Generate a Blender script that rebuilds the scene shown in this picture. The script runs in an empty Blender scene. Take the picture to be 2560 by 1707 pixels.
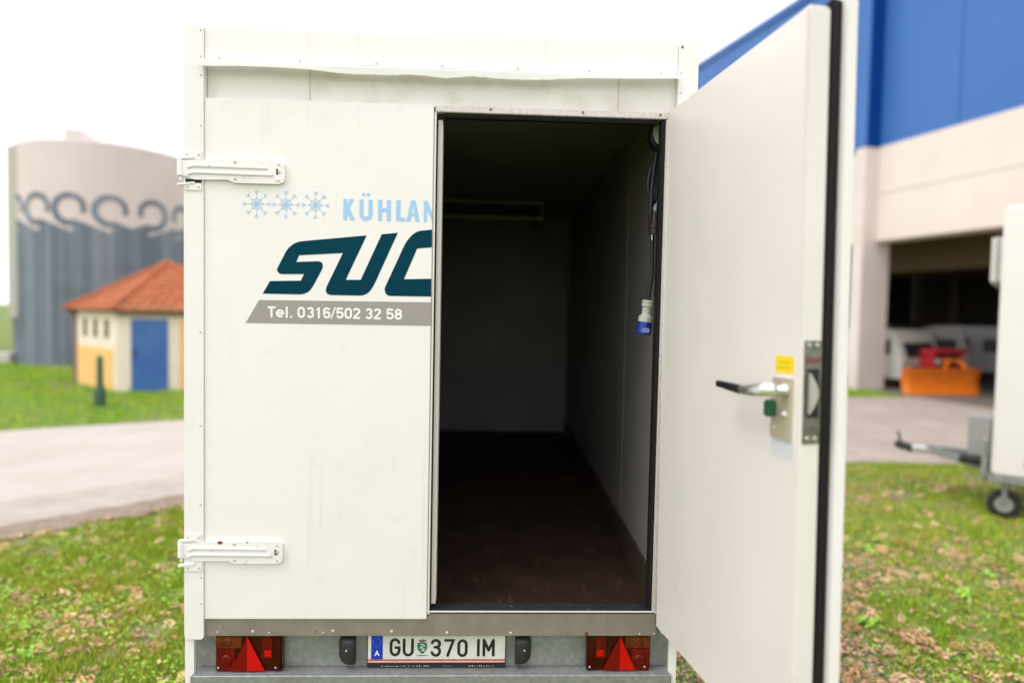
import bpy, bmesh, math, random
import numpy as np
from mathutils import Vector, Matrix
rnd = random.Random(7)
rng = np.random.default_rng(11)
SC = bpy.context.scene
COL = SC.collection
PI = math.pi

# ------------------------------------------------------------------ camera
cam = bpy.data.cameras.new('camera')
cam.lens = 24.0; cam.sensor_width = 36.0; cam.clip_start = 0.05; cam.clip_end = 2000
cam.dof.use_dof = True; cam.dof.focus_distance = 2.62; cam.dof.aperture_fstop = 0.74
co = bpy.data.objects.new('camera', cam); COL.objects.link(co)
yaw, pitch, roll = 0.04284167, -0.04422594, 0.02001117
F = Vector((math.sin(yaw)*math.cos(pitch), math.cos(yaw)*math.cos(pitch), math.sin(pitch)))
Rt = Vector((math.cos(yaw), -math.sin(yaw), 0)); U = Rt.cross(F)
X = math.cos(roll)*Rt + math.sin(roll)*U; Y = -math.sin(roll)*Rt + math.cos(roll)*U
M = Matrix((X, Y, -F)).transposed().to_4x4(); M.translation = Vector((0, -2.6, 2.05))
co.matrix_world = M
SC.camera = co

# ------------------------------------------------------------------ world: bright overcast sky
SUN_EL, SUN_AZ = math.radians(56), math.radians(243)      # azimuth clockwise from +Y
w = bpy.data.worlds.new('World'); SC.world = w; w.use_nodes = True
nt = w.node_tree; nt.nodes.clear()
out = nt.nodes.new('ShaderNodeOutputWorld'); bg = nt.nodes.new('ShaderNodeBackground')
sky = nt.nodes.new('ShaderNodeTexSky'); sky.sky_type = 'NISHITA'; sky.sun_disc = False
sky.sun_elevation = SUN_EL; sky.sun_rotation = SUN_AZ; sky.air_density = 1.0; sky.dust_density = 4.0
hs = nt.nodes.new('ShaderNodeHueSaturation'); hs.inputs['Saturation'].default_value = 0.1
cx = nt.nodes.new('ShaderNodeCombineXYZ')
SKY = 15.5
for i, v in enumerate((SKY, SKY*1.0, SKY*1.01)): cx.inputs[i].default_value = v
mx = nt.nodes.new('ShaderNodeMixRGB'); mx.inputs['Fac'].default_value = 0.85
nt.links.new(sky.outputs['Color'], hs.inputs['Color']); nt.links.new(hs.outputs['Color'], mx.inputs['Color1'])
nt.links.new(cx.outputs[0], mx.inputs['Color2']); nt.links.new(mx.outputs[0], bg.inputs['Color'])
bg.inputs['Strength'].default_value = 0.1
nt.links.new(bg.outputs[0], out.inputs[0])
# ------------------------------------------------------------------ sun behind thin cloud
sl = bpy.data.lights.new('sun', 'SUN'); sl.energy = 1.0; sl.angle = math.radians(22); sl.color = (1, .965, .93)
so = bpy.data.objects.new('sun', sl); COL.objects.link(so)
sd = Vector((math.sin(SUN_AZ)*math.cos(SUN_EL), math.cos(SUN_AZ)*math.cos(SUN_EL), math.sin(SUN_EL)))
so.rotation_euler = sd.to_track_quat('Z', 'Y').to_euler(); so.location = (0, -6, 8)
SC.view_settings.view_transform = 'Standard'; SC.view_settings.look = 'None'
SC.view_settings.exposure = 0.36; SC.view_settings.gamma = 1.0; SC.view_settings.use_curve_mapping = False

# ------------------------------------------------------------------ materials
def mat(name, col, rough=.6, metal=0, col2=None, scale=8, detail=4, bump=0, bscale=None, lo=.35, hi=.65,
        spec=None, stretch=None, streak=None, island=None, objrand=None, alpha_trans=None, bdist=.002, spots=None):
    m = bpy.data.materials.new(name); m.use_nodes = True
    n = m.node_tree.nodes; l = m.node_tree.links; b = n['Principled BSDF']
    b.inputs['Roughness'].default_value = rough; b.inputs['Metallic'].default_value = metal
    if spec is not None: b.inputs['Specular IOR Level'].default_value = spec
    tc = n.new('ShaderNodeTexCoord'); src = tc.outputs['Object']
    if stretch:
        mp = n.new('ShaderNodeMapping'); mp.inputs['Scale'].default_value = stretch
        l.new(src, mp.inputs[0]); src = mp.outputs[0]
    c1 = n.new('ShaderNodeRGB'); c1.outputs[0].default_value = (*col, 1); cur = c1.outputs[0]
    def mixin(fac, c):
        nonlocal cur
        x = n.new('ShaderNodeMixRGB'); l.new(fac, x.inputs['Fac']); l.new(cur, x.inputs['Color1'])
        if isinstance(c, tuple): x.inputs['Color2'].default_value = (*c, 1)
        else: l.new(c, x.inputs['Color2'])
        cur = x.outputs[0]
    def noise(s, lo, hi, det=4, vec=None, fmax=1.0):
        t = n.new('ShaderNodeTexNoise'); t.inputs['Scale'].default_value = s; t.inputs['Detail'].default_value = det
        l.new(vec or src, t.inputs['Vector'])
        r = n.new('ShaderNodeMapRange'); r.inputs['From Min'].default_value = lo; r.inputs['From Max'].default_value = hi
        r.inputs['To Max'].default_value = fmax
        l.new(t.outputs['Fac'], r.inputs['Value']); return r.outputs[0]
    if col2: mixin(noise(scale, lo, hi, detail), col2)
    if streak:                                             # (colour, stretched scale, lo, hi, max)
        c, sc3, a, bb, mxx = streak
        mp = n.new('ShaderNodeMapping'); mp.inputs['Scale'].default_value = sc3; l.new(tc.outputs['Object'], mp.inputs[0])
        mixin(noise(1, a, bb, 5, mp.outputs[0], mxx), c)
    if spots:
        for (c, s, a, bb, mxx) in spots: mixin(noise(s, a, bb, 6, None, mxx), c)
    if island or objrand:
        g = n.new('ShaderNodeNewGeometry') if island else n.new('ShaderNodeObjectInfo')
        r = n.new('ShaderNodeValToRGB'); cols = island or objrand
        while len(r.color_ramp.elements) < len(cols): r.color_ramp.elements.new(.5)
        for i, c in enumerate(cols):
            r.color_ramp.elements[i].position = i/(len(cols)-1); r.color_ramp.elements[i].color = (*c, 1)
        l.new(g.outputs['Random Per Island' if island else 'Random'], r.inputs[0])
        x = n.new('ShaderNodeMixRGB'); x.blend_type = 'MULTIPLY'; x.inputs['Fac'].default_value = 1
        l.new(cur, x.inputs['Color1']); l.new(r.outputs[0], x.inputs['Color2']); cur = x.outputs[0]
    l.new(cur, b.inputs['Base Color'])
    if bump:
        t = n.new('ShaderNodeTexNoise'); t.inputs['Scale'].default_value = bscale or scale*3; t.inputs['Detail'].default_value = 5
        l.new(src, t.inputs['Vector'])
        bp = n.new('ShaderNodeBump'); bp.inputs['Strength'].default_value = bump; bp.inputs['Distance'].default_value = bdist
        l.new(t.outputs['Fac'], bp.inputs['Height']); l.new(bp.outputs[0], b.inputs['Normal'])
    if alpha_trans: b.inputs['Transmission Weight'].default_value = alpha_trans
    return m

# paint is gently wavy and a little grimy
white = mat('cream_white_paint', (.82, .778, .785), .42, col2=(.80, .757, .752), scale=3, bump=.25, bscale=4, bdist=.006,
            spots=[((.42, .36, .25), 160, .735, .80, .6), ((.70, .67, .58), 14, .6, .8, .5)], streak=((.62, .58, .47), (26, 26, 1.2), .62, .8, .35))
whitehdr = mat('weathered_white_paint', (.81, .77, .775), .5, col2=(.78, .735, .71), scale=6, bump=.15, bscale=30,
               spots=[((.45, .38, .24), 70, .70, .80, .4), ((.52, .47, .30), 9, .52, .75, .4)])
whitedoor = mat('door_inner_paint', (.765, .71, .685), .35, col2=(.735, .68, .65), scale=2.5, bump=.25, bscale=5, bdist=.005,
                spots=[((.25, .22, .17), 120, .75, .80, .6), ((.66, .65, .62), 9, .62, .75, .4)])
hingew = mat('hinge_paint', (.81, .77, .785), .4, spots=[((.22, .10, .045), 30, .68, .73, .85), ((.55, .48, .3), 18, .6, .75, .4)])
rustp = mat('rust', (.20, .075, .03), .85, col2=(.10, .05, .03), scale=60)
dark = mat('black_gap', (.012, .012, .012), .8)
rubber = mat('black_rubber', (.012, .010, .010), .6, spec=.2)
galv = mat('galvanised_steel', (.24, .25, .245), .5, metal=.35, col2=(.32, .33, .32), scale=45, detail=8, bump=.1,
           spots=[((.17, .16, .14), 5, .5, .75, .5), ((.16, .10, .06), 14, .70, .78, .7)])
sillm = mat('dirty_metal_sill', (.30, .255, .225), .5, metal=.3, col2=(.25, .21, .18), scale=12, detail=7, bump=.1,
            stretch=(1, 1, 1), spots=[((.10, .09, .05), 38, .66, .74, .7)], streak=((.12, .10, .06), (60, 20, 9), .68, .76, .8))
edge = mat('edge_highlight', (.85, .80, .76), .35, metal=.2)
thresh = mat('dark_threshold', (.022, .024, .028), .6, spec=.2, col2=(.035, .035, .036), scale=30,
             spots=[((.20, .13, .08), 26, .66, .72, .7), ((.3, .3, .32), 35, .70, .74, .8)])
alu = mat('aluminium_profile', (.66, .60, .585), .4, metal=.2, col2=(.55, .50, .48), scale=60, bump=.4, bscale=420, bdist=.0006)
screwm = mat('screw_head', (.72, .66, .60), .4, metal=.2, col2=(.55, .45, .37), scale=200)
screwd = mat('bare_steel_screw', (.22, .2, .19), .35, metal=.8)
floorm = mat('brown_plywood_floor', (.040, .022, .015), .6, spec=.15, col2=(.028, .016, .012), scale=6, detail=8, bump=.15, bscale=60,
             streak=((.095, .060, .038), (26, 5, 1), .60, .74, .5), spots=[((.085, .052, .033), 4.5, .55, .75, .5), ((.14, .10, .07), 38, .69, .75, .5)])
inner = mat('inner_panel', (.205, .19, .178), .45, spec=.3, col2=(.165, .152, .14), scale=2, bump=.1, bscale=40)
seamm = mat('seam_sealant', (.30, .27, .23), .5)
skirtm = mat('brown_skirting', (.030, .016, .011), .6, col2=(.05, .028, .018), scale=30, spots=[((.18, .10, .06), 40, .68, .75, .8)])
lightblue = mat('light_blue_vinyl', (.33, .54, .79), .4, spec=.3)
teal = mat('dark_teal_vinyl', (.0002, .040, .070), .45, spec=.06)
greyv = mat('grey_vinyl', (.325, .29, .282), .4, spec=.3)
whitev = mat('white_vinyl', (.84, .81, .80), .4)
redd = mat('dark_red_lens', (.045, .003, .003), .12, spec=.3, col2=(.03, .002, .002), scale=20)
redl = mat('red_lens', (.16, .003, .003), .15, spec=.3, col2=(.09, .003, .003), scale=25)
redb = mat('red_insert_and_lit_half', (.52, .004, .004), .25, spec=.25)
redt = mat('red_reflector_shaded_half', (.17, .003, .003), .25, spec=.25)  # darker copy of the reflector red, for the triangle's shaded half
amber = mat('amber_lens', (.15, .030, .008), .15, spec=.3, col2=(.08, .015, .006), scale=30)
platew = mat('plate_white', (.70, .69, .66), .35, col2=(.62, .61, .58), scale=25)
plateblue = mat('plate_blue', (.005, .04, .42), .35)
black = mat('black_plastic', (.012, .012, .013), .4)
blackm = mat('black_moulded_plastic', (.02, .02, .022), .5, bump=.2, bscale=200)
redstripe = mat('red_stripe', (.62, .16, .14), .4)
green = mat('crest_green', (.005, .16, .07), .4); gold = mat('star_gold', (.45, .40, .15), .5)
crownr = mat('crown_red', (.28, .05, .02), .4)
chrome = mat('chrome', (.86, .85, .83), .28, metal=.85)
lockm = mat('beige_lock_plate', (.52, .46, .34), .35, metal=.25)
latchm = mat('grey_latch_metal', (.22, .22, .19), .4, metal=.6, col2=(.13, .12, .10), scale=40)
greenp = mat('green_plastic', (.01, .12, .05), .35)
yellow = mat('yellow_sticker', (.85, .62, .01), .45); yellowd = mat('yellow_print', (.60, .42, .01), .5)
paper = mat('white_sticker', (.66, .66, .69), .45); printm = mat('grey_print', (.45, .46, .52), .5)
connw = mat('pale_grey_plastic', (.46, .48, .42), .4); connb = mat('blue_plastic', (.008, .035, .30), .35)
strapb = mat('blue_strap', (.06, .24, .50), .6)
brown = mat('brown_rubber_plug', (.035, .02, .018), .5)

# ------------------------------------------------------------------ helpers
def link(name, me, m, parent=None):
    o = bpy.data.objects.new(name, me); COL.objects.link(o)
    if m is not None and not me.materials: me.materials.append(m)
    if parent: o.parent = parent
    return o
def finish(bm, name, m, parent=None, smooth=False, bev=0, seg=2):
    if bev:
        bmesh.ops.bevel(bm, geom=[e for e in bm.edges if e.is_manifold and e.calc_face_angle(0) > .5], offset=bev,
                        segments=seg, affect='EDGES', clamp_overlap=True)
    bmesh.ops.recalc_face_normals(bm, faces=bm.faces)
    me = bpy.data.meshes.new(name); bm.to_mesh(me); bm.free()
    if smooth:
        for p in me.polygons: p.use_smooth = True
    return link(name, me, m, parent)
def bbox(bm, x0, x1, y0, y1, z0, z1, mtx=None):
    r = bmesh.ops.create_cube(bm, size=1)
    for v in r['verts']:
        v.co = Vector((x0+(v.co.x+.5)*(x1-x0), y0+(v.co.y+.5)*(y1-y0), z0+(v.co.z+.5)*(z1-z0)))
        if mtx: v.co = mtx @ v.co
def box(name, m, p, x0, x1, y0, y1, z0, z1, bev=.0015, seg=2):
    bm = bmesh.new(); bbox(bm, x0, x1, y0, y1, z0, z1); return finish(bm, name, m, p, bev=bev, seg=seg)
def prism(bm, pts, y0, y1):
    "closed outline in x,z extruded from y0 to y1"
    a = [bm.verts.new((x, y0, z)) for x, z in pts]; b = [bm.verts.new((x, y1, z)) for x, z in pts]
    bm.faces.new(a); bm.faces.new(b[::-1]); n = len(pts)
    for i in range(n): bm.faces.new((a[i], a[(i+1) % n], b[(i+1) % n], b[i]))
def prism_obj(name, m, p, pts, y0, y1, bev=0):
    bm = bmesh.new(); prism(bm, pts, y0, y1); return finish(bm, name, m, p, bev=bev)
def hull(bm, A, B):
    "two corresponding loops joined with capped ends"
    a = [bm.verts.new(v) for v in A]; b = [bm.verts.new(v) for v in B]
    bm.faces.new(a); bm.faces.new(b[::-1]); n = len(A)
    for i in range(n): bm.faces.new((a[i], a[(i+1) % n], b[(i+1) % n], b[i]))
def lathe(bm, prof, axis='z', n=20, c=(0, 0, 0), cap=True):
    rings = []
    for r, h in prof:
        ring = []
        for i in range(n):
            t = 2*PI*i/n; u, v = r*math.cos(t), r*math.sin(t)
            q = (u, v, h) if axis == 'z' else (u, h, v) if axis == 'y' else (h, u, v)
            ring.append(bm.verts.new((c[0]+q[0], c[1]+q[1], c[2]+q[2])))
        rings.append(ring)
    for A, B in zip(rings, rings[1:]):
        for i in range(n): bm.faces.new((A[i], A[(i+1) % n], B[(i+1) % n], B[i]))
    if cap: bm.faces.new(rings[0][::-1]); bm.faces.new(rings[-1])
def sweep(bm, pts, r, n=8, up=(0, 1, 0), ry=None, roundcap=True):
    pts = [Vector(p) for p in pts]; up = Vector(up); ry = r if ry is None else ry
    T = []
    for i in range(len(pts)):
        a = pts[max(0, i-1)]; b = pts[min(len(pts)-1, i+1)]
        t1 = (pts[i]-a); t2 = (b-pts[i])
        t = (t1.normalized() if t1.length else Vector()) + (t2.normalized() if t2.length else Vector())
        T.append(t.normalized())
    rings = []
    def ring(p, t, k, mit=1):
        s = t.cross(up).normalized(); u2 = s.cross(t).normalized()
        return [bm.verts.new(p + s*(r*k*mit*math.cos(2*PI*j/n)) + u2*(ry*k*math.sin(2*PI*j/n))) for j in range(n)]
    if roundcap:
        for a in (80, 50, 20): rings.append(ring(pts[0]-T[0]*r*math.sin(math.radians(a)), T[0], math.cos(math.radians(a))))
    for i, p in enumerate(pts):
        mit = 1
        if 0 < i < len(pts)-1:
            c = T[i].dot((pts[i+1]-p).normalized()); mit = min(1.6, 1/max(.4, c))
        rings.append(ring(p, T[i], 1, mit))
    if roundcap:
        for a in (20, 50, 80): rings.append(ring(pts[-1]+T[-1]*r*math.sin(math.radians(a)), T[-1], math.cos(math.radians(a))))
    for A, B in zip(rings, rings[1:]):
        for j in range(n): bm.faces.new((A[j], A[(j+1) % n], B[(j+1) % n], B[j]))
    bm.faces.new(rings[0][::-1]); bm.faces.new(rings[-1])
def arc(cx_, cz, rx, rz, a0, a1, n=10):
    return [(cx_+rx*math.cos(math.radians(a0+(a1-a0)*i/n)), cz+rz*math.sin(math.radians(a0+(a1-a0)*i/n))) for i in range(n+1)]
def strokes(name, m, p, lines, y, r, ry, n=8):
    bm = bmesh.new()
    for L in lines: sweep(bm, [(x, y, z) for x, z in L], r, n, ry=ry)
    return finish(bm, name, m, p, smooth=True)
def smooth_curve(pts, k=6):
    "Catmull-Rom through the points"
    P = [Vector(p) for p in pts]; P = [2*P[0]-P[1]] + P + [2*P[-1]-P[-2]]; o = []
    for i in range(1, len(P)-2):
        for j in range(k):
            t = j/k; a, b, c, d = P[i-1], P[i], P[i+1], P[i+2]
            o.append(.5*((2*b)+(c-a)*t+(2*a-5*b+4*c-d)*t*t+(3*b-a-3*c+d)*t**3))
    o.append(P[-2]); return o
def text_mesh(name, s, m, p, x, z, y, h, width=None, bold=0, ext=.0004, rot=0):
    cu = bpy.data.curves.new(name, 'FONT'); cu.body = s; cu.size = 1; cu.offset = bold; cu.extrude = .01; cu.resolution_u = 3
    t = bpy.data.objects.new(name, cu); COL.objects.link(t)
    bpy.context.view_layer.update()
    me = bpy.data.meshes.new_from_object(t.evaluated_get(bpy.context.evaluated_depsgraph_get()))
    COL.objects.unlink(t); bpy.data.objects.remove(t)
    c = np.empty(len(me.vertices)*3); me.vertices.foreach_get('co', c); c = c.reshape(-1, 3)
    lo, hi = c.min(0), c.max(0); q = np.empty_like(c)
    sx = (width/(hi[0]-lo[0])) if width else h/(hi[1]-lo[1]); sz = h/(hi[1]-lo[1])
    q[:, 0] = x+(c[:, 0]-lo[0])*sx; q[:, 2] = z+(c[:, 1]-lo[1])*sz; q[:, 1] = y-c[:, 2]/.01*ext
    me.vertices.foreach_set('co', q.ravel()); me.update(); me.materials.clear()
    me.name = name
    return link(name, me, m, p)
def thing(name, label, cat, loc=(0, 0, 0), rz=0, group=None):
    o = bpy.data.objects.new(name, None); COL.objects.link(o); o.location = loc; o.rotation_euler = (0, 0, rz)
    o.empty_display_size = .2
    o['label'] = label; o['category'] = cat
    if group: o['group'] = group
    return o
def tag(o, **k):
    for a, b in k.items(): o[a] = b
    return o
def copy_to(o, loc, parent, rz=None):
    c = o.copy(); COL.objects.link(c); c.parent = parent; c.location = loc
    if rz is not None: c.rotation_euler = (0, 0, rz)
    return c
def npmesh(name, verts, faces_idx, nper, m, parent=None):
    me = bpy.data.meshes.new(name); nv = len(verts); nf = len(faces_idx)//nper
    me.vertices.add(nv); me.vertices.foreach_set('co', np.asarray(verts, np.float32).ravel())
    me.loops.add(nf*nper); me.loops.foreach_set('vertex_index', np.asarray(faces_idx, np.int32))
    me.polygons.add(nf); me.polygons.foreach_set('loop_start', np.arange(0, nf*nper, nper, dtype=np.int32))
    me.update(calc_edges=True)
    return link(name, me, m, parent)

# ================================================================== GROUND, ROAD
def gmat():
    m = bpy.data.materials.new('lawn_soil'); m.use_nodes = True; n = m.node_tree.nodes; l = m.node_tree.links; b = n['Principled BSDF']
    tc = n.new('ShaderNodeTexCoord')
    def nz(s, lo, hi, det=6):
        t = n.new('ShaderNodeTexNoise'); t.inputs['Scale'].default_value = s; t.inputs['Detail'].default_value = det
        l.new(tc.outputs['Object'], t.inputs[0]); r = n.new('ShaderNodeMapRange'); r.inputs[1].default_value = lo; r.inputs[2].default_value = hi
        l.new(t.outputs['Fac'], r.inputs[0]); return r.outputs[0], t.outputs['Fac']
    def mixc(f, a, c):
        x = n.new('ShaderNodeMixRGB'); l.new(f, x.inputs[0])
        for i, v in ((1, a), (2, c)):
            if isinstance(v, tuple): x.inputs[i].default_value = (*v, 1)
            else: l.new(v, x.inputs[i])
        return x.outputs[0]
    g = mixc(nz(2.2, .35, .65)[0], (.20, .36, .03), (.34, .40, .07))
    g = mixc(nz(14, .4, .62)[0], g, (.11, .19, .025))
    s = mixc(nz(30, .4, .6)[0], (.22, .165, .125), (.46, .38, .32))
    f, _ = nz(1.1, .56, .66)
    c = mixc(f, g, s)
    dk = n.new('ShaderNodeMixRGB'); dk.blend_type = 'MULTIPLY'; dk.inputs[0].default_value = 1; dk.inputs[2].default_value = (.62, .60, .48, 1); l.new(c, dk.inputs[1]); c = dk.outputs[0]
    l.new(c, b.inputs['Base Color']); b.inputs['Roughness'].default_value = .9
    bp = n.new('ShaderNodeBump'); bp.inputs['Strength'].default_value = .6; bp.inputs['Distance'].default_value = .01
    l.new(nz(90, 0, 1)[1], bp.inputs['Height']); l.new(bp.outputs[0], b.inputs['Normal'])
    return m
bm = bmesh.new(); S = 500
for v in [(-S, -S), (S, -S), (S, S), (-S, S)]: bm.verts.new((*v, 0))
bm.faces.new(bm.verts[:])
ground = tag(finish(bm, 'ground', gmat()), kind='structure')
near_edge = [(-26, -18.5), (-4.33, 3.60), (-3.12, 4.82), (-1.2, 6.0), (2, 6.7), (5.1, 6.85), (7.4, 6.75), (12, 6.4), (40, 5)]
far_edge = [(-45, -12), (-7.57, 8.41), (-5.25, 9.70), (0, 12), (5, 13.9), (9.2, 14.6), (14, 15.1), (40, 17)]
def strip(name, m, A, B, z, jag=0):
    bm = bmesh.new()
    def sub(L):
        o = []
        for a, b in zip(L, L[1:]):
            k = max(1, int(math.dist(a, b)/.12)) if jag and math.dist(a, b) < 8 else 1
            for i in range(k):
                t = i/k; j = (rnd.uniform(-jag, jag)) if k > 1 else 0
                o.append((a[0]+(b[0]-a[0])*t+j, a[1]+(b[1]-a[1])*t-j))
        return o+[L[-1]]
    v = [bm.verts.new((*p, z)) for p in sub(A)+sub(B)[::-1]]; bm.faces.new(v)
    bmesh.ops.triangulate(bm, faces=bm.faces)
    return tag(finish(bm, name, m), kind='structure')
asph = mat('pale_dusty_asphalt', (.41, .335, .29), .85, col2=(.36, .29, .25), scale=.5, detail=8, bump=.4, bscale=120, bdist=.006,
           spots=[((.27, .22, .19), 60, .5, .7, .5), ((.45, .385, .345), 1.3, .5, .7, .7), ((.24, .20, .175), 2.6, .56, .66, .5)])
concr = mat('pale_concrete_lane', (.47, .42, .39), .85, col2=(.42, .37, .34), scale=.7, detail=8, bump=.3, bscale=90, bdist=.005,
            spots=[((.40, .35, .32), 70, .55, .75, .5), ((.38, .33, .295), 1.1, .50, .70, .6)])
should = mat('gritty_road_shoulder', (.43, .375, .34), .9, col2=(.36, .31, .275), scale=3, detail=8, bump=.5, bscale=80, bdist=.008,
             spots=[((.33, .28, .24), 90, .5, .7, .6)])
dirt = mat('brown_dirt', (.20, .145, .11), .95, col2=(.30, .23, .18), scale=12, detail=8, bump=.8, bscale=60, bdist=.01)
strip('asphalt_yard', asph, [(0, 6.4), (2, 6.7), (5.1, 6.85), (7.4, 6.75), (12, 6.4), (40, 5)], [(0, 12), (5, 13.9), (9.2, 14.6), (14, 15.1), (40, 17)], .004)
mid = [(-40, -26), (-4.893, 4.50), (-3.522, 5.65), (-1.5, 6.9), (0.02, 7.6)]
strip('road', concr, mid, [(-45, -12), (-7.57, 8.41), (-5.25, 9.70), (0.02, 12.02)], .008)
strip('road_shoulder', should, [(-26, -18.5), (-4.33, 3.60), (-3.12, 4.82), (-1.2, 6.0), (.02, 6.4)], [(-40, -26), (-4.893, 4.52), (-3.522, 5.67), (-1.5, 6.92), (.02, 7.62)], .012, jag=.02)
strip('dirt_verge', dirt, [(-26.2, -19.2), (-4.12, 3.28), (-2.9, 4.45), (-1.0, 5.7), (2, 6.45)], [(-26, -18.4), (-4.33, 3.66), (-3.12, 4.88), (-1.2, 6.06), (2, 6.75)], .016, jag=.035)

# ================================================================== TRAILER
T = thing('refrigerated_trailer', 'large cream white refrigerated box trailer with its right rear door standing open', 'trailer')
# body shell -----------------------------------------------------------
def quadwall(name, m, p, P, thick, z0, z1, bev=0):
    "vertical wall slab from P[0] to P[1] (x,y), thickened to the right of travel"
    a = Vector((*P[0], 0)); b = Vector((*P[1], 0)); d = (b-a).normalized(); n_ = Vector((d.y, -d.x, 0))*thick
    bm = bmesh.new(); A = [a, b, b+n_, a+n_]
    hull(bm, [(v.x, v.y, z0) for v in A], [(v.x, v.y, z1) for v in A]); return finish(bm, name, m, p, bev=bev)
quadwall('side_wall', white, T, [(-1.105, 4.1), (-1.105, .03)], -.05, .80, 3.05)
quadwall('side_wall', white, T, [(.745, .052), (.87, 4.1)], .042, .80, 3.05)
bm = bmesh.new(); hull(bm, [(-1.10, .06, 2.985), (.785, .06, 2.985), (.90, 4.12, 2.985), (-1.10, 4.12, 2.985)], [(-1.10, .06, 3.052), (.785, .06, 3.052), (.90, 4.12, 3.052), (-1.10, 4.12, 3.052)]); finish(bm, 'roof', white, T)
box('front_wall', white, T, -1.10, .91, 4.06, 4.12, .80, 2.98)
# interior
L0, L1 = (.703, .052), (.818, 4.0)
def wx(y): return L0[0]+(L1[0]-L0[0])*(y-L0[1])/(L1[1]-L0[1])
ys = [.052, .862, 1.75, 2.85, 4.0]
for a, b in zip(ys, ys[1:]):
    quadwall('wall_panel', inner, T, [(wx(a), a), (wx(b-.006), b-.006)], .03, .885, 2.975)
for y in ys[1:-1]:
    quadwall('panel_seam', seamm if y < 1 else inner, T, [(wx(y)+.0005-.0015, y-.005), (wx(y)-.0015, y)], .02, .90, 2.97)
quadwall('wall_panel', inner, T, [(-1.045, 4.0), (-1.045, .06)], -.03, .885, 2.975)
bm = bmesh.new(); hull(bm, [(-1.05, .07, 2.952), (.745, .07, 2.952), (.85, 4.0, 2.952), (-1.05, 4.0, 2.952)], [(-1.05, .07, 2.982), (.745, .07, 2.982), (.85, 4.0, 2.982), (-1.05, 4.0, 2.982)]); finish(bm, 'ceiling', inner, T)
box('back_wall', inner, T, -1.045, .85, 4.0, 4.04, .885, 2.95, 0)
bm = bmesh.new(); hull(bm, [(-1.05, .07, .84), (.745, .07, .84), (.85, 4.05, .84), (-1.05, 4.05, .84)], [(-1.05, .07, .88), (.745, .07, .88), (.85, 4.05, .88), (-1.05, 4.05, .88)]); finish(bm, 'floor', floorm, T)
bm = bmesh.new(); N = 60; tops = []
for i in range(N+1):
    y = .055+(3.99-.055)*i/N; tops.append((y, 1.008+rnd.uniform(-.004, .004)))
A = []; B = []
for y, z in tops:
    A.append((bm.verts.new((wx(y)-.012, y, .8805)), bm.verts.new((wx(y)-.012, y, z)), bm.verts.new((wx(y)-.0005, y, z))))
for a, b in zip(A, A[1:]):
    bm.faces.new((a[0], b[0], b[1], a[1])); bm.faces.new((a[1], b[1], b[2], a[2]))
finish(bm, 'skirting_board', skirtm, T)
# evaporator on the ceiling at the far end
bm = bmesh.new(); bbox(bm, -.62, .48, 3.05, 3.95, 2.945, 2.951); bbox(bm, .455, .48, 3.04, 3.95, 2.80, 2.945); bbox(bm, -.62, -.595, 3.04, 3.95, 2.80, 2.945)
ev = finish(bm, 'cooling_unit', mat('cooling_unit_casing', (.22, .20, .17), .5), T)
box('casing_rail', mat('cooling_rail', (.42, .38, .31), .4), ev, -.62, .48, 3.0, 3.05, 2.80, 2.822, .003)
box('casing_rail', mat('cooling_rail2', (.40, .36, .29), .4), ev, -.62, .48, 3.0, 3.05, 2.925, 2.944, .003)
for k in range(24): box('cooling_fin', dark, ev, -.58+k*.043, -.572+k*.043, 3.06, 3.3, 2.825, 2.92, 0)
# corner posts ---------------------------------------------------------
pl = [(-1.106, .782), (-1.048, .782), (-1.040, .79), (-1.040, 3.067), (-1.1115, 3.069), (-1.1115, .80)]
prism_obj('corner_post', white, T, pl, -.012, .05, bev=.003)
prism_obj('corner_post', white, T, [(.719, .802), (.7945, .802), (.7945, 3.067), (.719, 3.067)], -.012, .05, bev=.003)
prism_obj('skirt_leg', white, T, [(-1.112, .45), (-1.079, .45), (-1.079, .88), (-1.1125, .96)], -.004, .012, bev=.001)
prism_obj('skirt_leg', white, T, [(.753, .45), (.784, .45), (.784, .80), (.753, .80)], .0, .012, bev=.001)
for sx, x in ((-1, -1.112), (1, .772)): box('side_skirt', white, T, x, x+.012, .06, 4.05, .42, .80)
# header ----------------------------------------------------------------
for x0, x1 in ((-1.0385, -.6635), (-.6605, .4985), (.5015, .7185)):
    box('header_panel', whitehdr, T, x0, x1, .022, .06, 2.813, 2.975, .0008)
for x in (-.662, .5): box('sealant_bead', mat('sealant', (.62, .57, .44), .6), T, x-.003, x+.003, .0205, .025, 2.815, 2.96, .001)
prism_obj('fascia', white, T, [(-1.0385, 2.949), (.7175, 2.949), (.7175, 3.064), (-1.0385, 3.064)], -.004, .055, bev=.002)
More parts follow.
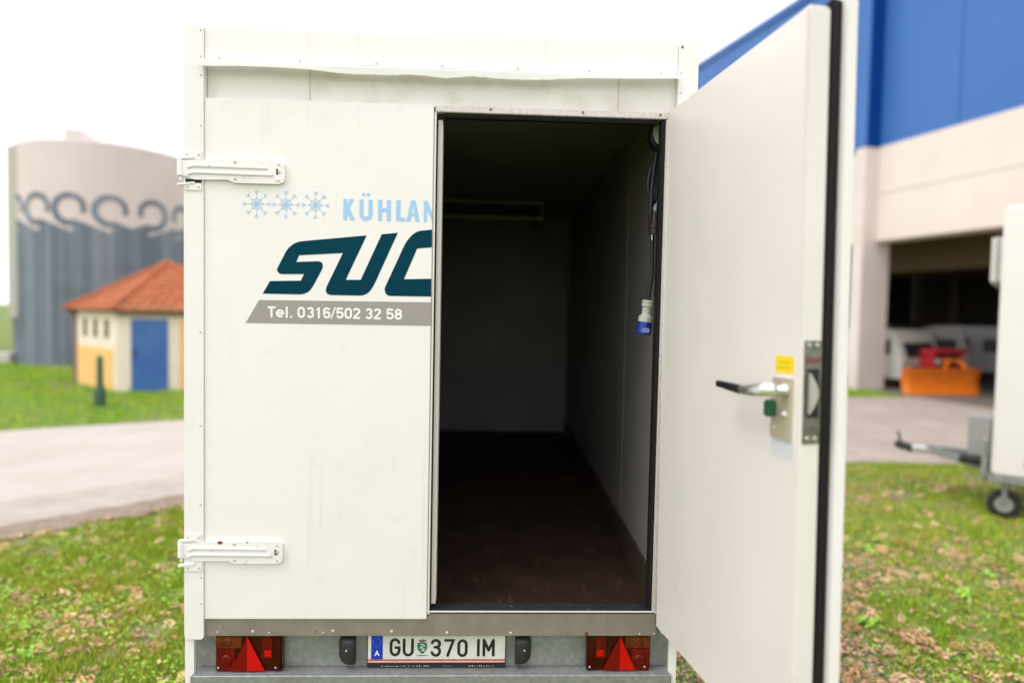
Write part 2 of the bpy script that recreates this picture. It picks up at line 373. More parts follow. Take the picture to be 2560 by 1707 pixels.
# bent rain lip with a wavy torn lower edge
lip = [(-1.045, 2.918), (-1.028, 2.915), (-.90, 2.919), (-.783, 2.919), (-.653, 2.916), (-.548, 2.907), (-.481, 2.905), (-.414, 2.905), (-.338, 2.906), (-.295, 2.910), (-.211, 2.907),
       (-.177, 2.903), (-.146, 2.902), (-.103, 2.907), (-.063, 2.912), (-.015, 2.909), (.051, 2.906), (.162, 2.906), (.233, 2.909), (.295, 2.914), (.348, 2.918), (.491, 2.921), (.717, 2.928)]
bm = bmesh.new(); prev = None
lipx = np.linspace(-1.045, .717, 240)
for x in lipx:
    zb = float(np.interp(x, [a for a, b in lip], [b for a, b in lip]))
    sag = max(0, 2.93-zb)
    if -.55 < x < .36: zb += rnd.choice([0, 0, 0, .0012, -.001, .0025 if rnd.random() < .3 else 0])
    row = [(x, -.006, 2.9440-sag*.25), (x, -.032, 2.9430-sag*.25), (x, -.040, 2.938-sag*.3), (x, -.042+sag*.25, zb), (x, -.039+sag*.25, zb+.001), (x, -.034, 2.9385-sag*.3), (x, -.006, 2.9405-sag*.2)]
    row = [bm.verts.new(q) for q in row]
    if prev:
        for i in range(7): bm.faces.new((prev[i], row[i], row[(i+1) % 7], prev[(i+1) % 7]))
    else: bm.faces.new(row)
    prev = row
bm.faces.new(prev[::-1])
finish(bm, 'rain_lip', mat('bright_white_strip', (.86, .855, .85), .45, spots=[((.45, .42, .38), 60, .70, .76, .6)]), T)
# screws -----------------------------------------------------------------
def screw_mesh(name, r, m):
    bm = bmesh.new(); lathe(bm, [(r, 0), (r, -.0012), (r*.75, -.0028), (r*.42, -.0032), (r*.34, -.0016), (r*.02, -.0014)], 'y', 14)
    bmesh.ops.recalc_face_normals(bm, faces=bm.faces); me = bpy.data.meshes.new(name); bm.to_mesh(me); bm.free(); me.materials.append(m)
    for p in me.polygons: p.use_smooth = False
    return me
SW = screw_mesh('screw', .0058, screwm); SD = screw_mesh('steel_screw', .0055, screwd); SS = screw_mesh('small_screw', .0038, screwm)
DM = bpy.data.meshes
def screws(me, parent, pts, y):
    for x, z in pts:
        o = bpy.data.objects.new('screw', me); COL.objects.link(o); o.parent = parent; o.location = (x, y, z); o.rotation_euler = (0, rnd.uniform(0, 3), 0)
screws(SW, T, [(-.985, 2.957), (-.694, 2.956), (-.413, 2.957), (-.17, 2.957), (.112, 2.957), (.382, 2.957), (.653, 2.956)], -.0035)
screws(SD, T, [(.731, 3.055)], -.0115)
screws(SS, T, [(.729, 2.958), (.729, 2.885), (-1.049, 3.052), (-1.049, 2.958), (-1.049, 2.891), (-1.049, 2.709), (-1.051, 1.95), (-1.051, 1.6), (-1.051, 1.3), (-1.049, 1.023), (-1.049, .921)], -.0115)
# aluminium opening frame -------------------------------------------------
fr = box('door_frame', alu, T, -.192, .703, -.002, .03, 2.789, 2.812, .002)
box('frame_upright', alu, T, .681, .703, -.002, .03, .888, 2.788, .002)
box('frame_upright', white, T, -.1955, -.188, .0, .03, .868, 2.788, .001)
screws(SD, T, [(.014, 2.803), (.362, 2.803), (.657, 2.803)], -.0015)
screws(SS, T, [(.694, 2.45), (.694, 2.1), (.694, 1.75), (.694, 1.4), (.694, 1.1), (.694, .924)], -.0018)
box('frame_gasket', rubber, T, .664, .681, .004, .045, .888, 2.788, .004)
box('frame_gasket', rubber, T, -.16, .657, .012, .05, 2.774, 2.789, .004)
# reveal of the header
box('header_reveal', inner, T, -.2, .70, .062, .10, 2.79, 2.95, 0)
# sill --------------------------------------------------------------------
box('sill', sillm, T, -1.038, .700, .0, .05, .789, .8770, .002)
box('threshold_edge', edge, T, -.188, .699, -.0035, .003, .8835, .8885, .0012)  # pale strip: highlight along the threshold's top edge put into the colour
box('threshold_plate', thresh, T, -.195, .697, .004, .074, .878, .8868, .001)
screws(SW, T, [(-.859, .807), (-.556, .809), (-.331, .807), (-.118, .802), (.129, .801)], .0005)
screws(SS, T, [(-.992, .804), (-.798, .802), (-.593, .802), (.635, .797), (.694, .799), (.694, .879)], .0005)
bm = bmesh.new(); lathe(bm, [(.008, 0), (.008, -.002), (.003, -.003)], 'y', 12, (.426, .0005, .798)); finish(bm, 'rusty_bolt', rustp, T)
# rear panel and beam -----------------------------------------------------
box('rear_panel', galv, T, -1.10, .775, .052, .060, .60, .80, 0)
box('bumper_beam', galv, T, -1.088, .762, -.020, .050, .46, .645, .006, 3)
bm = bmesh.new(); lathe(bm, [(.012, 0), (.009, -.002)], 'y', 10, (-.21, -.0203, .56)); finish(bm, 'bolt_head', galv, T)
# wheels under the body
tyre = mat('tyre_rubber', (.02, .02, .02), .8); rim = mat('wheel_rim', (.4, .4, .4), .4, metal=.5)
def wheel(name, parent, c, r, w_, axis='x', rimr=.6):
    bm = bmesh.new(); lathe(bm, [(r*rimr, -w_/2), (r*.93, -w_/2), (r, -w_*.35), (r, w_*.35), (r*.93, w_/2), (r*rimr, w_/2)], axis, 28, c, cap=False)
    wv = finish(bm, name, tyre, parent, smooth=True)
    bm = bmesh.new(); lathe(bm, [(r*rimr, -w_*.42), (r*rimr*.85, -w_*.2), (r*.2, -w_*.3), (r*.2, w_*.3), (r*rimr*.85, w_*.2), (r*rimr, w_*.42)], axis, 24, c)
    finish(bm, 'rim', rim, wv); return wv
for x in (-.93, .68):
    for y in (1.75, 2.5): wheel('wheel', T, (x, y, .33), .33, .19)
box('chassis_rail', galv, T, -.75, -.68, .1, 4.6, .60, .80); box('chassis_rail', galv, T, .42, .49, .1, 4.6, .60, .80)
# left door ---------------------------------------------------------------
D = box('closed_door', white, T, -1.0395, -.1975, -.006, .019, .858, 2.812, .0022)
box('inner_leaf', whitedoor, D, -.186, -.166, .032, .10, .902, 2.768, .002)
box('edge_profile', mat('pale_grey_profile', (.50, .48, .45), .5), D, -.1972, -.1885, .001, .02, .862, 2.79, .0008)
box('door_gasket', rubber, D, -.187, -.183, .006, .031, .89, 2.77, .001)
Sp = [(-0.8245, 2.0972), (-0.7983, 2.1445), (-0.6842, 2.1485), (-0.6727, 2.1732), (-0.7503, 2.1714), (-0.7590, 2.1722), (-0.7665, 2.1755), (-0.7714, 2.1824), (-0.7724, 2.188), (-0.7707, 2.1938), (-0.7395, 2.256), (-0.7283, 2.2714), (-0.7096, 2.2862), (-0.6908, 2.2935), (-0.672, 2.2962), (-0.4417, 2.3227), (-0.5178, 2.1552), (-0.462, 2.1564), (-0.3856, 2.3283), (-0.3259, 2.3351), (-0.4056, 2.1531), (-0.415, 2.1337), (-0.4225, 2.1214), (-0.43, 2.1124), (-0.4381, 2.1055), (-0.447, 2.1009), (-0.4564, 2.0983), (-0.466, 2.0974), (-0.5700, 2.097), (-0.5800, 2.0985), (-0.5867, 2.1026), (-0.5905, 2.1080), (-0.5914, 2.1128), (-0.5896, 2.1262), (-0.5293, 2.2548), (-0.6912, 2.2427), (-0.7016, 2.2177), (-0.6224, 2.2222), (-0.6148, 2.2214), (-0.6092, 2.2187), (-0.6050, 2.2142), (-0.6034, 2.2078), (-0.6038, 2.2000), (-0.6071, 2.1906), (-0.6369, 2.1328), (-0.6481, 2.1154), (-0.6565, 2.1072), (-0.6669, 2.1016), (-0.6780, 2.0982), (-0.6896, 2.097)]
Cp = [(-0.1980, 2.3501), (-0.2403, 2.3449), (-0.2500, 2.3425), (-0.2593, 2.3379), (-0.2710, 2.3295), (-0.28, 2.3202), (-0.2910, 2.3062), (-0.3006, 2.2892), (-0.3136, 2.2603), (-0.3692, 2.1347), (-0.3723, 2.1255), (-0.3717, 2.1174), (-0.3695, 2.1095), (-0.365, 2.1034), (-0.3580, 2.0993), (-0.3497, 2.0983), (-0.1980, 2.0992), (-0.1980, 2.1661), (-0.3008, 2.1623), (-0.2527, 2.2782), (-0.1980, 2.2841)]
prism_obj('logo_lettering', teal, D, Sp, -.0070, -.0056)
prism_obj('logo_lettering', teal, D, Cp, -.0070, -.0056)
prism_obj('grey_stripe', greyv, D, [(-0.8383, 2.0733), (-0.1980, 2.0777), (-0.1980, 1.989), (-0.8869, 1.9865)], -.0068, -.0056)
def digit(ch, x, z, w_, h, r):
    a, b, c, d = x+r, x+w_-r, z+r, z+h-r; m_ = (a+b)/2; rx = (b-a)/2; q = (d-c)/4; mz = (c+d)/2
    if ch == '0': return [arc(m_, d-rx, rx, rx, 0, 180, 8)+arc(m_, c+rx, rx, rx, 180, 360, 8)+[(b, d-rx), (b-.0001, d-rx+.002)]]
    if ch == '1': return [[(b-.001, c-r), (b-.001, d+r)], [(b-.001, d-.001), (a-.001, d-.0075)]]
    if ch == '2': return [arc(m_, d-q, rx, q, 165, -30, 9)+[(a+.001, c+.001)], [(a-r*.6, c), (b+r*.6, c)]]
    if ch == '3': return [arc(m_, d-q*.95, rx*.92, q*.95, 165, -85, 9), arc(m_, c+q*1.05, rx, q*1.05, 85, -165, 9)]
    if ch == '5': return [[(b, d), (a+.002, d), (a+.0005, mz+.0005)]+arc(m_-.0005, c+q*1.25, rx+.0005, q*1.2, 130, -160, 10)]
    if ch == '6': return [arc(m_, d-q*1.1, rx, q*1.1, 25, 180, 8)+[(a, c+q)]+arc(m_, c+q*1.15, rx, q*1.15, 180, 540, 14)]
    if ch == '8': return [arc(m_, d-q*.92, rx*.9, q*.92, 0, 370, 14), arc(m_, c+q*1.08, rx, q*1.08, 0, 370, 14)]
    if ch == '/': return [[(x+.001, z-.001), (x+w_-.001, z+h+.001)]]
    if ch == 'T': return [[(x, d), (x+w_, d)], [(x+w_/2, z), (x+w_/2, d)]]
    if ch == 'l': return [[(m_, z), (m_, z+h)]]
    if ch == '.': return [[(m_, z), (m_, z+.0075)]]
    if ch == 'e': h2 = h*.74; cz = z+h2/2; return [[(a, cz), (b, cz)]+arc(m_, cz, rx, h2/2-r, 0, 320, 14)[1:]]
for ch, c0, c1 in (('T', 350, 425), ('e', 430, 512), ('l', 523, 550), ('.', 566, 594), ('0', 640, 715), ('3', 730, 803), ('1', 822, 862), ('6', 888, 965), ('/', 966, 1012), ('5', 1018, 1094), ('0', 1100, 1175), ('2', 1180, 1257), ('3', 1303, 1378), ('2', 1385, 1460), ('5', 1510, 1587), ('8', 1593, 1668)):
    x0 = -.806+(c0-350)*.0003798; wv = (c1-c0)*.0003798; r_ = .0039
    if ch == 'l': x0 -= 0
    bm = bmesh.new()
    for Ln in digit(ch, x0, 2.0086, wv, .0415, r_ if ch not in 'l.' else .0040): sweep(bm, [(x, -.0072, z) for x, z in Ln], r_ if ch != '/' else .0026, 8, ry=.0006, roundcap=False)
    finish(bm, 'character', whitev, D)
kz0, kz1 = 2.3778, 2.4560
K = [[(-.5290, kz0), (-.5290, kz1), (-.5144, kz1), (-.5144, kz0)],
     [(-.5144, 2.4235), (-.5144, 2.4045), (-.5020, 2.3778), (-.4850, 2.3778), (-.5058, 2.4215), (-.4905, 2.4560), (-.5065, 2.4560)]]
Up = [(-.4696, kz1), (-.4545, kz1), (-.4545, 2.402)] + arc(-.4453, 2.402, .0092, .0102, 180, 360, 8)[1:] + [(-.4361, kz1), (-.4208, kz1), (-.4208, 2.401)] + arc(-.4452, 2.4005, .0244, .0236, 360, 180, 14) + []
H_ = [[(-.4005, kz0), (-.4005, kz1), (-.3848, kz1), (-.3848, kz0)], [(-.3682, kz0), (-.3682, kz1), (-.3527, kz1), (-.3527, kz0)], [(-.3848, 2.4115), (-.3848, 2.4255), (-.3682, 2.4255), (-.3682, 2.4115)]]
L_ = [[(-.3330, kz1), (-.3170, kz1), (-.3170, 2.3925), (-.2995, 2.3925), (-.2995, 2.3785), (-.3330, 2.3785)]]
A_ = [[(-.2955, 2.3785), (-.2780, 2.4568), (-.2608, 2.4568), (-.2445, 2.3785), (-.2605, 2.3785), (-.2640, 2.3980), (-.2755, 2.3980), (-.2795, 2.3785)]]
N_ = [[(-.2300, 2.3787), (-.2300, 2.4572), (-.2160, 2.4572), (-.1985, 2.4130), (-.1985, 2.3800), (-.2172, 2.4225), (-.2172, 2.3787)]]
for polys in (K, [Up], H_, L_, A_, N_):
    bm = bmesh.new()
    for q in polys: prism(bm, q, -.0070, -.0057)
    if polys is A_:                                      # the counter of the A, in door white
        pass
    if len(polys) == 1 and polys[0] is Up:
        lathe(bm, [(.0062, -.0057), (.0062, -.0070)], 'y', 16, (-.4540, 0, 2.4741)); lathe(bm, [(.0062, -.0057), (.0062, -.0070)], 'y', 16, (-.4365, 0, 2.4741))
    finish(bm, 'letter', lightblue, D)
prism_obj('letter_counter', white, D, [(-.2735, 2.4085), (-.2694, 2.4330), (-.2655, 2.4085)], -.0074, -.0060)
def flake(cx_, cz):
    bm = bmesh.new()
    for k in range(8):
        a = k*PI/4; d = (math.cos(a), math.sin(a)); nrm = (-d[1], d[0]); R = .0525 if k % 2 == 0 else .0500
        pt = lambda u, v: (cx_+d[0]*u+nrm[0]*v, -.0063, cz+d[1]*u+nrm[1]*v)
        r = .00075
        sweep(bm, [pt(.002, 0), pt(R, 0)], r, 6, ry=.0004)
        for u, e in ((.036, .0125), (.042, .008)):
            for s in (-1, 1): sweep(bm, [pt(u, 0), pt(u+e, s*e*.72)], r, 6, ry=.0004)
        for s in (-1, 1): sweep(bm, [pt(.004, 0), pt(.0145, s*.0055), pt(.0260, 0)], r*.9, 6, ry=.0004)
        b = a+PI/8; d2 = (math.cos(b), math.sin(b))
        sweep(bm, [pt(.0255, 0), (cx_+d2[0]*.018, -.0063, cz+d2[1]*.018)], r*.9, 6, ry=.0004)
    lathe(bm, [(.0042, -.0058), (.0042, -.0068)], 'y', 14, (cx_, 0, cz))
    finish(bm, 'snowflake', lightblue, D)
for x, z in ((-.8478, 2.4281), (-.7404, 2.4287), (-.6322, 2.4296)): flake(x, z)
# hinges -------------------------------------------------------------------
def hinge(dz, rusty):
    out = [(-1.131, 2.578), (-1.098, 2.580), (-.930, 2.5855), (-.775, 2.5865), (-.757, 2.585), (-.747, 2.580), (-.743, 2.572), (-.7425, 2.52), (-.748, 2.509), (-.763, 2.502),
           (-.918, 2.5015), (-.928, 2.503), (-.938, 2.508), (-.952, 2.5125), (-1.068, 2.510), (-1.082, 2.515), (-1.098, 2.5215), (-1.131, 2.524)]
    out = [(x, z+dz) for x, z in out]
    h = prism_obj('hinge', hingew, T, out, -.0195, -.0065, bev=.003)
    for a, b, r in ((-1.082, 2.5605, .0058), (-1.082, 2.5365, .0062)):
        bm = bmesh.new(); x1 = -.81 if b > 2.55 else -.79
        sweep(bm, [(-1.09, -.0215, b-.006+dz), (-1.075, -.0215, b+dz), (x1, -.0205, b-.0025+dz)], r, 10, up=(0, 1, 0), ry=.004)
        finish(bm, 'pressed_rib', hingew, h, smooth=True)
    bm = bmesh.new(); lathe(bm, [(.011, 2.522), (.013, 2.525), (.013, 2.577), (.011, 2.580)], 'z', 18, (-1.1215, -.012, dz)); lathe(bm, [(.006, 2.508), (.006, 2.590)], 'z', 12, (-1.1215, -.012, dz))
    finish(bm, 'pin', hingew, h, smooth=False)
    for z0, z1 in ((2.583, 2.6125), (2.472, 2.4975)):
        prism_obj('bracket', hingew, h, [(-1.107, z0+dz), (-1.046, z0+dz), (-1.046, z1+dz), (-1.107, z1+dz)], -.017, -.0115, bev=.0015)
        bm = bmesh.new(); za = 2.585 if z0 > 2.55 else 2.492
        hull(bm, [(-1.131, -.022, za+dz-.004), (-1.131, -.002, za+dz-.004), (-1.07, -.012, za+dz+.004), (-1.07, -.020, za+dz+.004)],
                 [(-1.131, -.022, za+dz+.004), (-1.131, -.002, za+dz+.004), (-1.07, -.012, za+dz+.010), (-1.07, -.020, za+dz+.010)])
        finish(bm, 'bracket_ear', hingew, h, bev=.0012)
    if not rusty: prism_obj('bracket_slot', dark, h, [(-1.105, 2.4905+dz), (-1.046, 2.4905+dz), (-1.046, 2.509+dz), (-1.07, 2.510+dz), (-1.105, 2.514+dz)], -.0135, -.0120)
    prism_obj('locking_notch', rustp if rusty else dark, h, [(-.773, 2.535+dz), (-.766, 2.537+dz), (-.766, 2.556+dz), (-.773, 2.557+dz)], -.0205, -.019)
    screws(SW, h, [(-.923, 2.577+dz), (-.922, 2.5165+dz), (-.7625, 2.546+dz)], -.0195)
    screws(SS, h, [(-.764, 2.573+dz), (-.763, 2.5145+dz)], -.0195); screws(SS, h, [(-1.097, 2.601+dz), (-1.055, 2.601+dz), (-1.096, 2.483+dz), (-1.055, 2.484+dz)], -.017)
    if rusty:
        for x, z, r in ((-.977, 2.582, .007), (-.969, 2.583, .004), (-.766, 2.549, .007), (-.7665, 2.541, .006), (-.875, 2.584, .003)):
            bm = bmesh.new(); lathe(bm, [(r, -.0193), (r*.8, -.0203)], 'y', 7, (x, 0, z+dz))
            for v in bm.verts: v.co.x = x+(v.co.x-x)*1.3+rnd.uniform(-.001, .001); v.co.z += rnd.uniform(-.001, .001)
            finish(bm, 'rust_patch', rustp, h)
    return h
hinge(0, False); hinge(-1.4245, True)
# tail lights --------------------------------------------------------------
def tail_light(x0, x1, flip, label):
    base = box('tail_light', redd, T, x0, x1, .010, .051, .645, .788, .004); base['label'] = label
    fx = (lambda x: x0+x1-x) if flip else (lambda x: x)
    def q(name, m, a, b, z0, z1, y=.0055):
        a, b = sorted((fx(a), fx(b))); return box(name, m, base, a, b, y, .0102, z0, z1, .0015)
    w_ = x1-x0; u = lambda t: x0+w_*t
    q('amber_lens', amber, u(.015), u(.40), .738, .784)
    q('brake_lens', redl, u(.015), u(.30), .650, .736)
    q('fog_lens', redl, u(.70), u(.86), .698, .782, .0058)
    q('bright_insert', redb, u(.735), u(.85), .704, .732, .0050)
    q('lens_edge', redd, u(.885), u(.985), .650, .782)
    ax_, bx_, mx_ = u(.245), u(.765), u(.50)
    ap = (u(.485), .786)
    ax_, bx_ = (u(.24), u(.75)); mx_ = u(.483)
    if flip: ax_, bx_, mx_, ap = fx(bx_), fx(ax_), fx(mx_), (fx(ap[0]), ap[1])
    for nm, m, P in (('reflector', redt, [(ax_, .653), (mx_, .653), ap]), ('reflector', redb, [(mx_+.0003, .653), (bx_, .653), (ap[0]+.0003, ap[1])])):  # facet light and shade put into two reds of one reflector
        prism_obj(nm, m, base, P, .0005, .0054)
    screws(SS, base, [(x0+.012, .663), (x1-.022, .663)], .0048)
    bm = bmesh.new(); lathe(bm, [(.018, .0056), (.012, .004), (.003, .0035)], 'y', 18, (fx(u(.18)), 0, .762)); finish(bm, 'lamp_bowl', amber, base, smooth=True)
    bm = bmesh.new(); lathe(bm, [(.024, .0056), (.016, .0035), (.004, .003)], 'y', 18, (fx(u(.17)), 0, .690)); finish(bm, 'lamp_bowl', redl, base, smooth=True)
tail_light(-1.003, -.752, False, 'red tail light under the closed left door')
tail_light(.430, .682, True, 'red tail light beside the open right door')
# number plate lamps
for x0, x1, s, lb in ((-.541, -.476, -1, 'black plate lamp left of the number plate'), (.150, .214, 1, 'black plate lamp right of the number plate')):
    bm = bmesh.new(); prof = []
    for k in range(9):
        a = k/8*PI/2; prof.append((math.cos(a), math.sin(a)))
    ht = .120; zc = .7175; wd = x1-x0
    def loop(sc, y):
        P = []
        r = .04
        pts = [(0, -ht/2), (wd-r, -ht/2)] + arc(wd-r, -ht/2+r*1.0, r, r, -90, 0, 6)[1:] + arc(wd-r*.8, ht/2-r*.8, r*.8, r*.8, 0, 90, 6) + [(0, ht/2)]
        for px, pz in pts:
            px2 = px*sc; pz2 = pz*(1-(1-sc)*.8)
            P.append(((x0+px2) if s > 0 else (x1-px2), y, zc+pz2))
        return P
    loops = [[bm.verts.new(v) for v in loop(1-(1-math.cos(k/6*PI/2))*.55, .05-.042*math.sin(k/6*PI/2))] for k in range(7)]
    for A, B in zip(loops, loops[1:]):
        for i in range(len(A)): bm.faces.new((A[i], A[(i+1) % len(A)], B[(i+1) % len(A)], B[i]))
    bm.faces.new(loops[-1]); pl_ = finish(bm, 'plate_lamp', blackm, T, bev=0)
    for p in pl_.data.polygons: p.use_smooth = True
    pl_['label'] = lb
    screws(SS, pl_, [((x0+.035) if s > 0 else (x1-.03), .727)], .008)
# number plate ---------------------------------------------------------------
PL = box('number_plate', black, T, -.430, .1125, .030, .050, .6495, .786, .002)
box('plate_face', platew, PL, -.426, .1095, .0265, .0302, .6835, .785, .001)
box('blue_band', plateblue, PL, -.4128, -.3680, .0258, .0268, .6845, .784, 0)
for zz in (.6815, .6775): box('red_stripe', redstripe, PL, -.426, .1095, .0266, .030, zz-.0012, zz+.0010, 0)
box('white_rule', platew, PL, -.426, .1095, .0268, .030, .6728, .6762, 0); box('red_stripe', redstripe, PL, -.426, .1095, .0266, .030, .6700, .6726, 0)
text_mesh('letter', 'A', whitev, PL, -.4000, .6980, .0254, .0215, .0195, bold=.02)
bm = bmesh.new()
for k in range(12):
    a = k*PI/6; lathe(bm, [(.0014, .0257), (.0008, .0253)], 'y', 5, (-.391+.0145*math.cos(a), 0, .7515+.0165*math.sin(a)))
finish(bm, 'star_ring', gold, PL)
yp, rr, ryy = .0262, .0056, .0022
zt, zb = .7615, .7010
def seglist(c):
    x0, x1, L = c
    return L
gl = {
 'G': [arc(-.3204, .7440, .0158, .0190, 20, 180, 10)+arc(-.3204, .7205, .0158, .0190, 180, 360, 12)+[(-.3046, .7310), (-.3180, .7310)]],
 'U': [[(-.2855, zt+.001), (-.2855, .7180)]+arc(-.2692, .7180, .0163, .0170, 180, 360, 10)[1:]+[(-.2529, zt+.001)]],
 '3': [arc(-.1620, .7460, .0148, .0140, 165, -75, 12)+[(-.1660, .7320)], [(-.1640, .7320)]+arc(-.1620, .7160, .0155, .0165, 80, -165, 12)],
 '7': [[(-.1245, .7595), (-.0935, .7595), (-.1155, .6990)]],
 '0': [arc(-.0577, .7415, .0148, .0170, 0, 180, 10)+arc(-.0577, .7155, .0148, .0170, 180, 360, 10)+[(-.0429, .7415)]],
 'I': [[(.0045, .7605), (.0045, .7000)]],
 'M': [[(.0262, .7000), (.0262, .7605)], [(.0262, .7605), (.0447, .7200)], [(.0447, .7200), (.0632, .7605)], [(.0632, .7605), (.0632, .7000)]],
}
for ch, L in gl.items(): strokes('plate_character', black, PL, L, yp, rr, ryy, 10)
sh = [(-.2338, .748), (-.2145, .7535), (-.1963, .748), (-.1963, .735), (-.1985, .7245), (-.2040, .7145), (-.2145, .7060), (-.2250, .7145), (-.2315, .7245), (-.2338, .735)]
cr = prism_obj('crest', green, PL, sh, .0245, .0266)
strokes('beast', whitev, cr, [[(-.222, .7415), (-.214, .7455), (-.2085, .7425), (-.2120, .7365), (-.219, .7325), (-.2130, .7270), (-.2065, .7255), (-.2120, .7205), (-.2185, .7185)], [(-.2190, .7325), (-.2235, .7290)], [(-.2110, .7210), (-.2060, .7170)], [(-.2060, .7370), (-.2030, .7400)]], .0245, .0014, .0006, 6)
strokes('crown', crownr, cr, [[(-.2270, .7555), (-.2270, .7615), (-.2200, .7570), (-.2145, .7660), (-.2090, .7570), (-.2022, .7615), (-.2022, .7555), (-.2270, .7555)], [(-.2240, .7585), (-.2050, .7585)]], .0262, .0017, .0008, 6)
text_mesh('region_name', 'STEIERMARK', black, PL, -.2378, .6972, .0262, .0040, .0458, bold=.01)
bm = bmesh.new()
for x in list(np.linspace(-.375, -.285, 12))+list(np.linspace(-.270, -.190, 10))+list(np.linspace(-.13, -.10, 4))+list(np.linspace(-.03, .065, 11)):
    x += rnd.uniform(-.002, .002); wv = rnd.uniform(.001, .0035); z = .6525+rnd.uniform(0, .001)
    bbox(bm, x, x+wv, .0293, .0301, z, z+rnd.uniform(.0015, .0050))
finish(bm, 'worn_print', whitev, PL)
# right door, swung open ------------------------------------------------------
RD = bpy.data.objects.new('open_door', None); COL.objects.link(RD); RD.parent = T; RD.location = (.690, 0, 0); RD.matrix_local = Matrix.Translation((.690, 0, 0)) @ Matrix.Rotation(math.atan2(-.9915, .130), 4, 'Z') @ Matrix.Translation((0, 0, 1.9)) @ Matrix.Rotation(math.radians(-1.15), 4, 'Y') @ Matrix.Translation((0, 0, -1.9))
LF = box('door_leaf', whitedoor, RD, -.005, .905, 0, .066, .832, 2.822, .009, 4)
box('door_gasket', rubber, RD, .02, .899, .0665, .099, .842, 2.842, .004)
box('outer_skin', white, RD, .0, .918, .0995, .130, .828, 2.856, .003)
for zz in (1.1, 1.55, 2.0, 2.45):
    pass
# lock case, lever, stickers
lp = prism_obj('lock_plate', lockm, RD, [(.790, 1.712), (.880, 1.712), (.882, 1.872), (.797, 1.872)], -.009, .001, bev=.003)
bm = bmesh.new(); lathe(bm, [(.017, -.009), (.017, -.018), (.012, -.022), (.012, -.062), (.009, -.066)], 'y', 18, (.862, 0, 1.842)); finish(bm, 'spindle', chrome, lp, smooth=True)
bm = bmesh.new()
pth = [(.878, -.056, 1.843), (.850, -.064, 1.842), (.800, -.070, 1.836), (.748, -.072, 1.832)]
Rr = [(.014, .017), (.016, .019), (.0135, .0165), (.0115, .0128)]
def tapered(bm, pth, Rr, n=14, sq=1.0):
    rings = []
    for (x, y, z), (a, b) in zip(pth, Rr):
        ring = []
        for j in range(n):
            c, s = math.cos(2*PI*j/n), math.sin(2*PI*j/n)
            c = math.copysign(abs(c)**sq, c); s = math.copysign(abs(s)**sq, s); ring.append(bm.verts.new((x, y+a*c, z+b*s)))
        rings.append(ring)
    for A, B in zip(rings, rings[1:]):
        for j in range(n): bm.faces.new((A[j], A[(j+1) % n], B[(j+1) % n], B[j]))
    bm.faces.new(rings[0]); bm.faces.new(rings[-1][::-1])
tapered(bm, pth, Rr, 14, .8); lv = finish(bm, 'door_handle', chrome, RD, smooth=True)
bm = bmesh.new(); tapered(bm, [(.7475, -.072, 1.832), (.72, -.072, 1.833), (.65, -.071, 1.8355), (.608, -.070, 1.837)], [(.0115, .0125), (.012, .0125), (.0105, .0105), (.0095, .0095)], 14, .6)
finish(bm, 'grip', black, lv, bev=0)
box('release_knob', greenp, lp, .803, .821, -.040, -.009, 1.766, 1.812, .005, 3)
bm = bmesh.new(); lathe(bm, [(.011, -.008), (.010, -.013), (.004, -.016)], 'y', 16, (.855, 0, 1.777)); lathe(bm, [(.006, -.008), (.004, -.011)], 'y', 12, (.805, 0, 1.735)); finish(bm, 'lock_screw', chrome, lp)
ys_ = box('yellow_sticker', yellow, RD, .795, .882, -.0008, .0006, 1.884, 1.930, 0)
text_mesh('print', 'PUSH\nTO OPEN', yellowd, ys_, .808, 1.891, -.0010, .030, .060, ext=.0002) if False else None
bm = bmesh.new()
for z, a, b in ((1.913, .815, .862), (1.899, .806, .868)):
    x = a
    while x < b: wv = rnd.uniform(.003, .007); bbox(bm, x, x+wv, -.0012, -.0007, z-.003, z+.003); x += wv+.002
finish(bm, 'faded_print', yellowd, ys_)
ws = prism_obj('white_sticker', paper, RD, [(.780, 1.655), (.892, 1.655), (.892, 1.714), (.780, 1.714)], -.0008, .0006)
bm = bmesh.new()
for z in (1.70, 1.689, 1.678, 1.667):
    x = .79
    while x < .878: wv = rnd.uniform(.003, .010); bbox(bm, x, x+wv, -.0012, -.0007, z-.0018, z+.0018); x += wv+rnd.uniform(.002, .006)
finish(bm, 'faded_print', printm, ws)
# latch plate on the leading edge (faces the free end)
LT = box('latch_plate', latchm, RD, .9045, .9085, .012, .060, 1.708, 1.972, .001)
bm = bmesh.new(); hull(bm, [(.9088, .018, 1.775), (.9088, .054, 1.775), (.9088, .054, 1.90), (.9088, .018, 1.90)], [(.9082, .018, 1.775), (.9082, .054, 1.775), (.9082, .054, 1.90), (.9082, .018, 1.90)]); finish(bm, 'latch_opening', dark, LT)
bm = bmesh.new(); n_ = 14
A = [(.9090, .022, 1.785)] + [(.9090, .022+.026*math.sin(PI*k/n_), 1.785+.105*k/n_) for k in range(1, n_)] + [(.9090, .022, 1.890)]
hull(bm, A, [(x+.012, y*.9+.002, z) for x, y, z in A]); finish(bm, 'latch_bolt', mat('worn_bolt', (.50, .45, .43), .3, metal=.4), LT, bev=.002)
box('latch_mark', mat('dull_red_mark', (.16, .05, .04), .5), LT, .9083, .9090, .016, .054, 1.915, 1.928, 0)
for y, z in ((.025, 1.960), (.047, 1.960), (.025, 1.721), (.047, 1.721)):
    bm = bmesh.new(); lathe(bm, [(.007, .9083), (.005, .9105), (.001, .911)], 'x', 12, (0, y, z)); finish(bm, 'rivet', mat('rivet', (.42, .42, .36), .35, metal=.6) if z == 1.960 and y == .025 else bpy.data.materials.get('rivet'), LT)
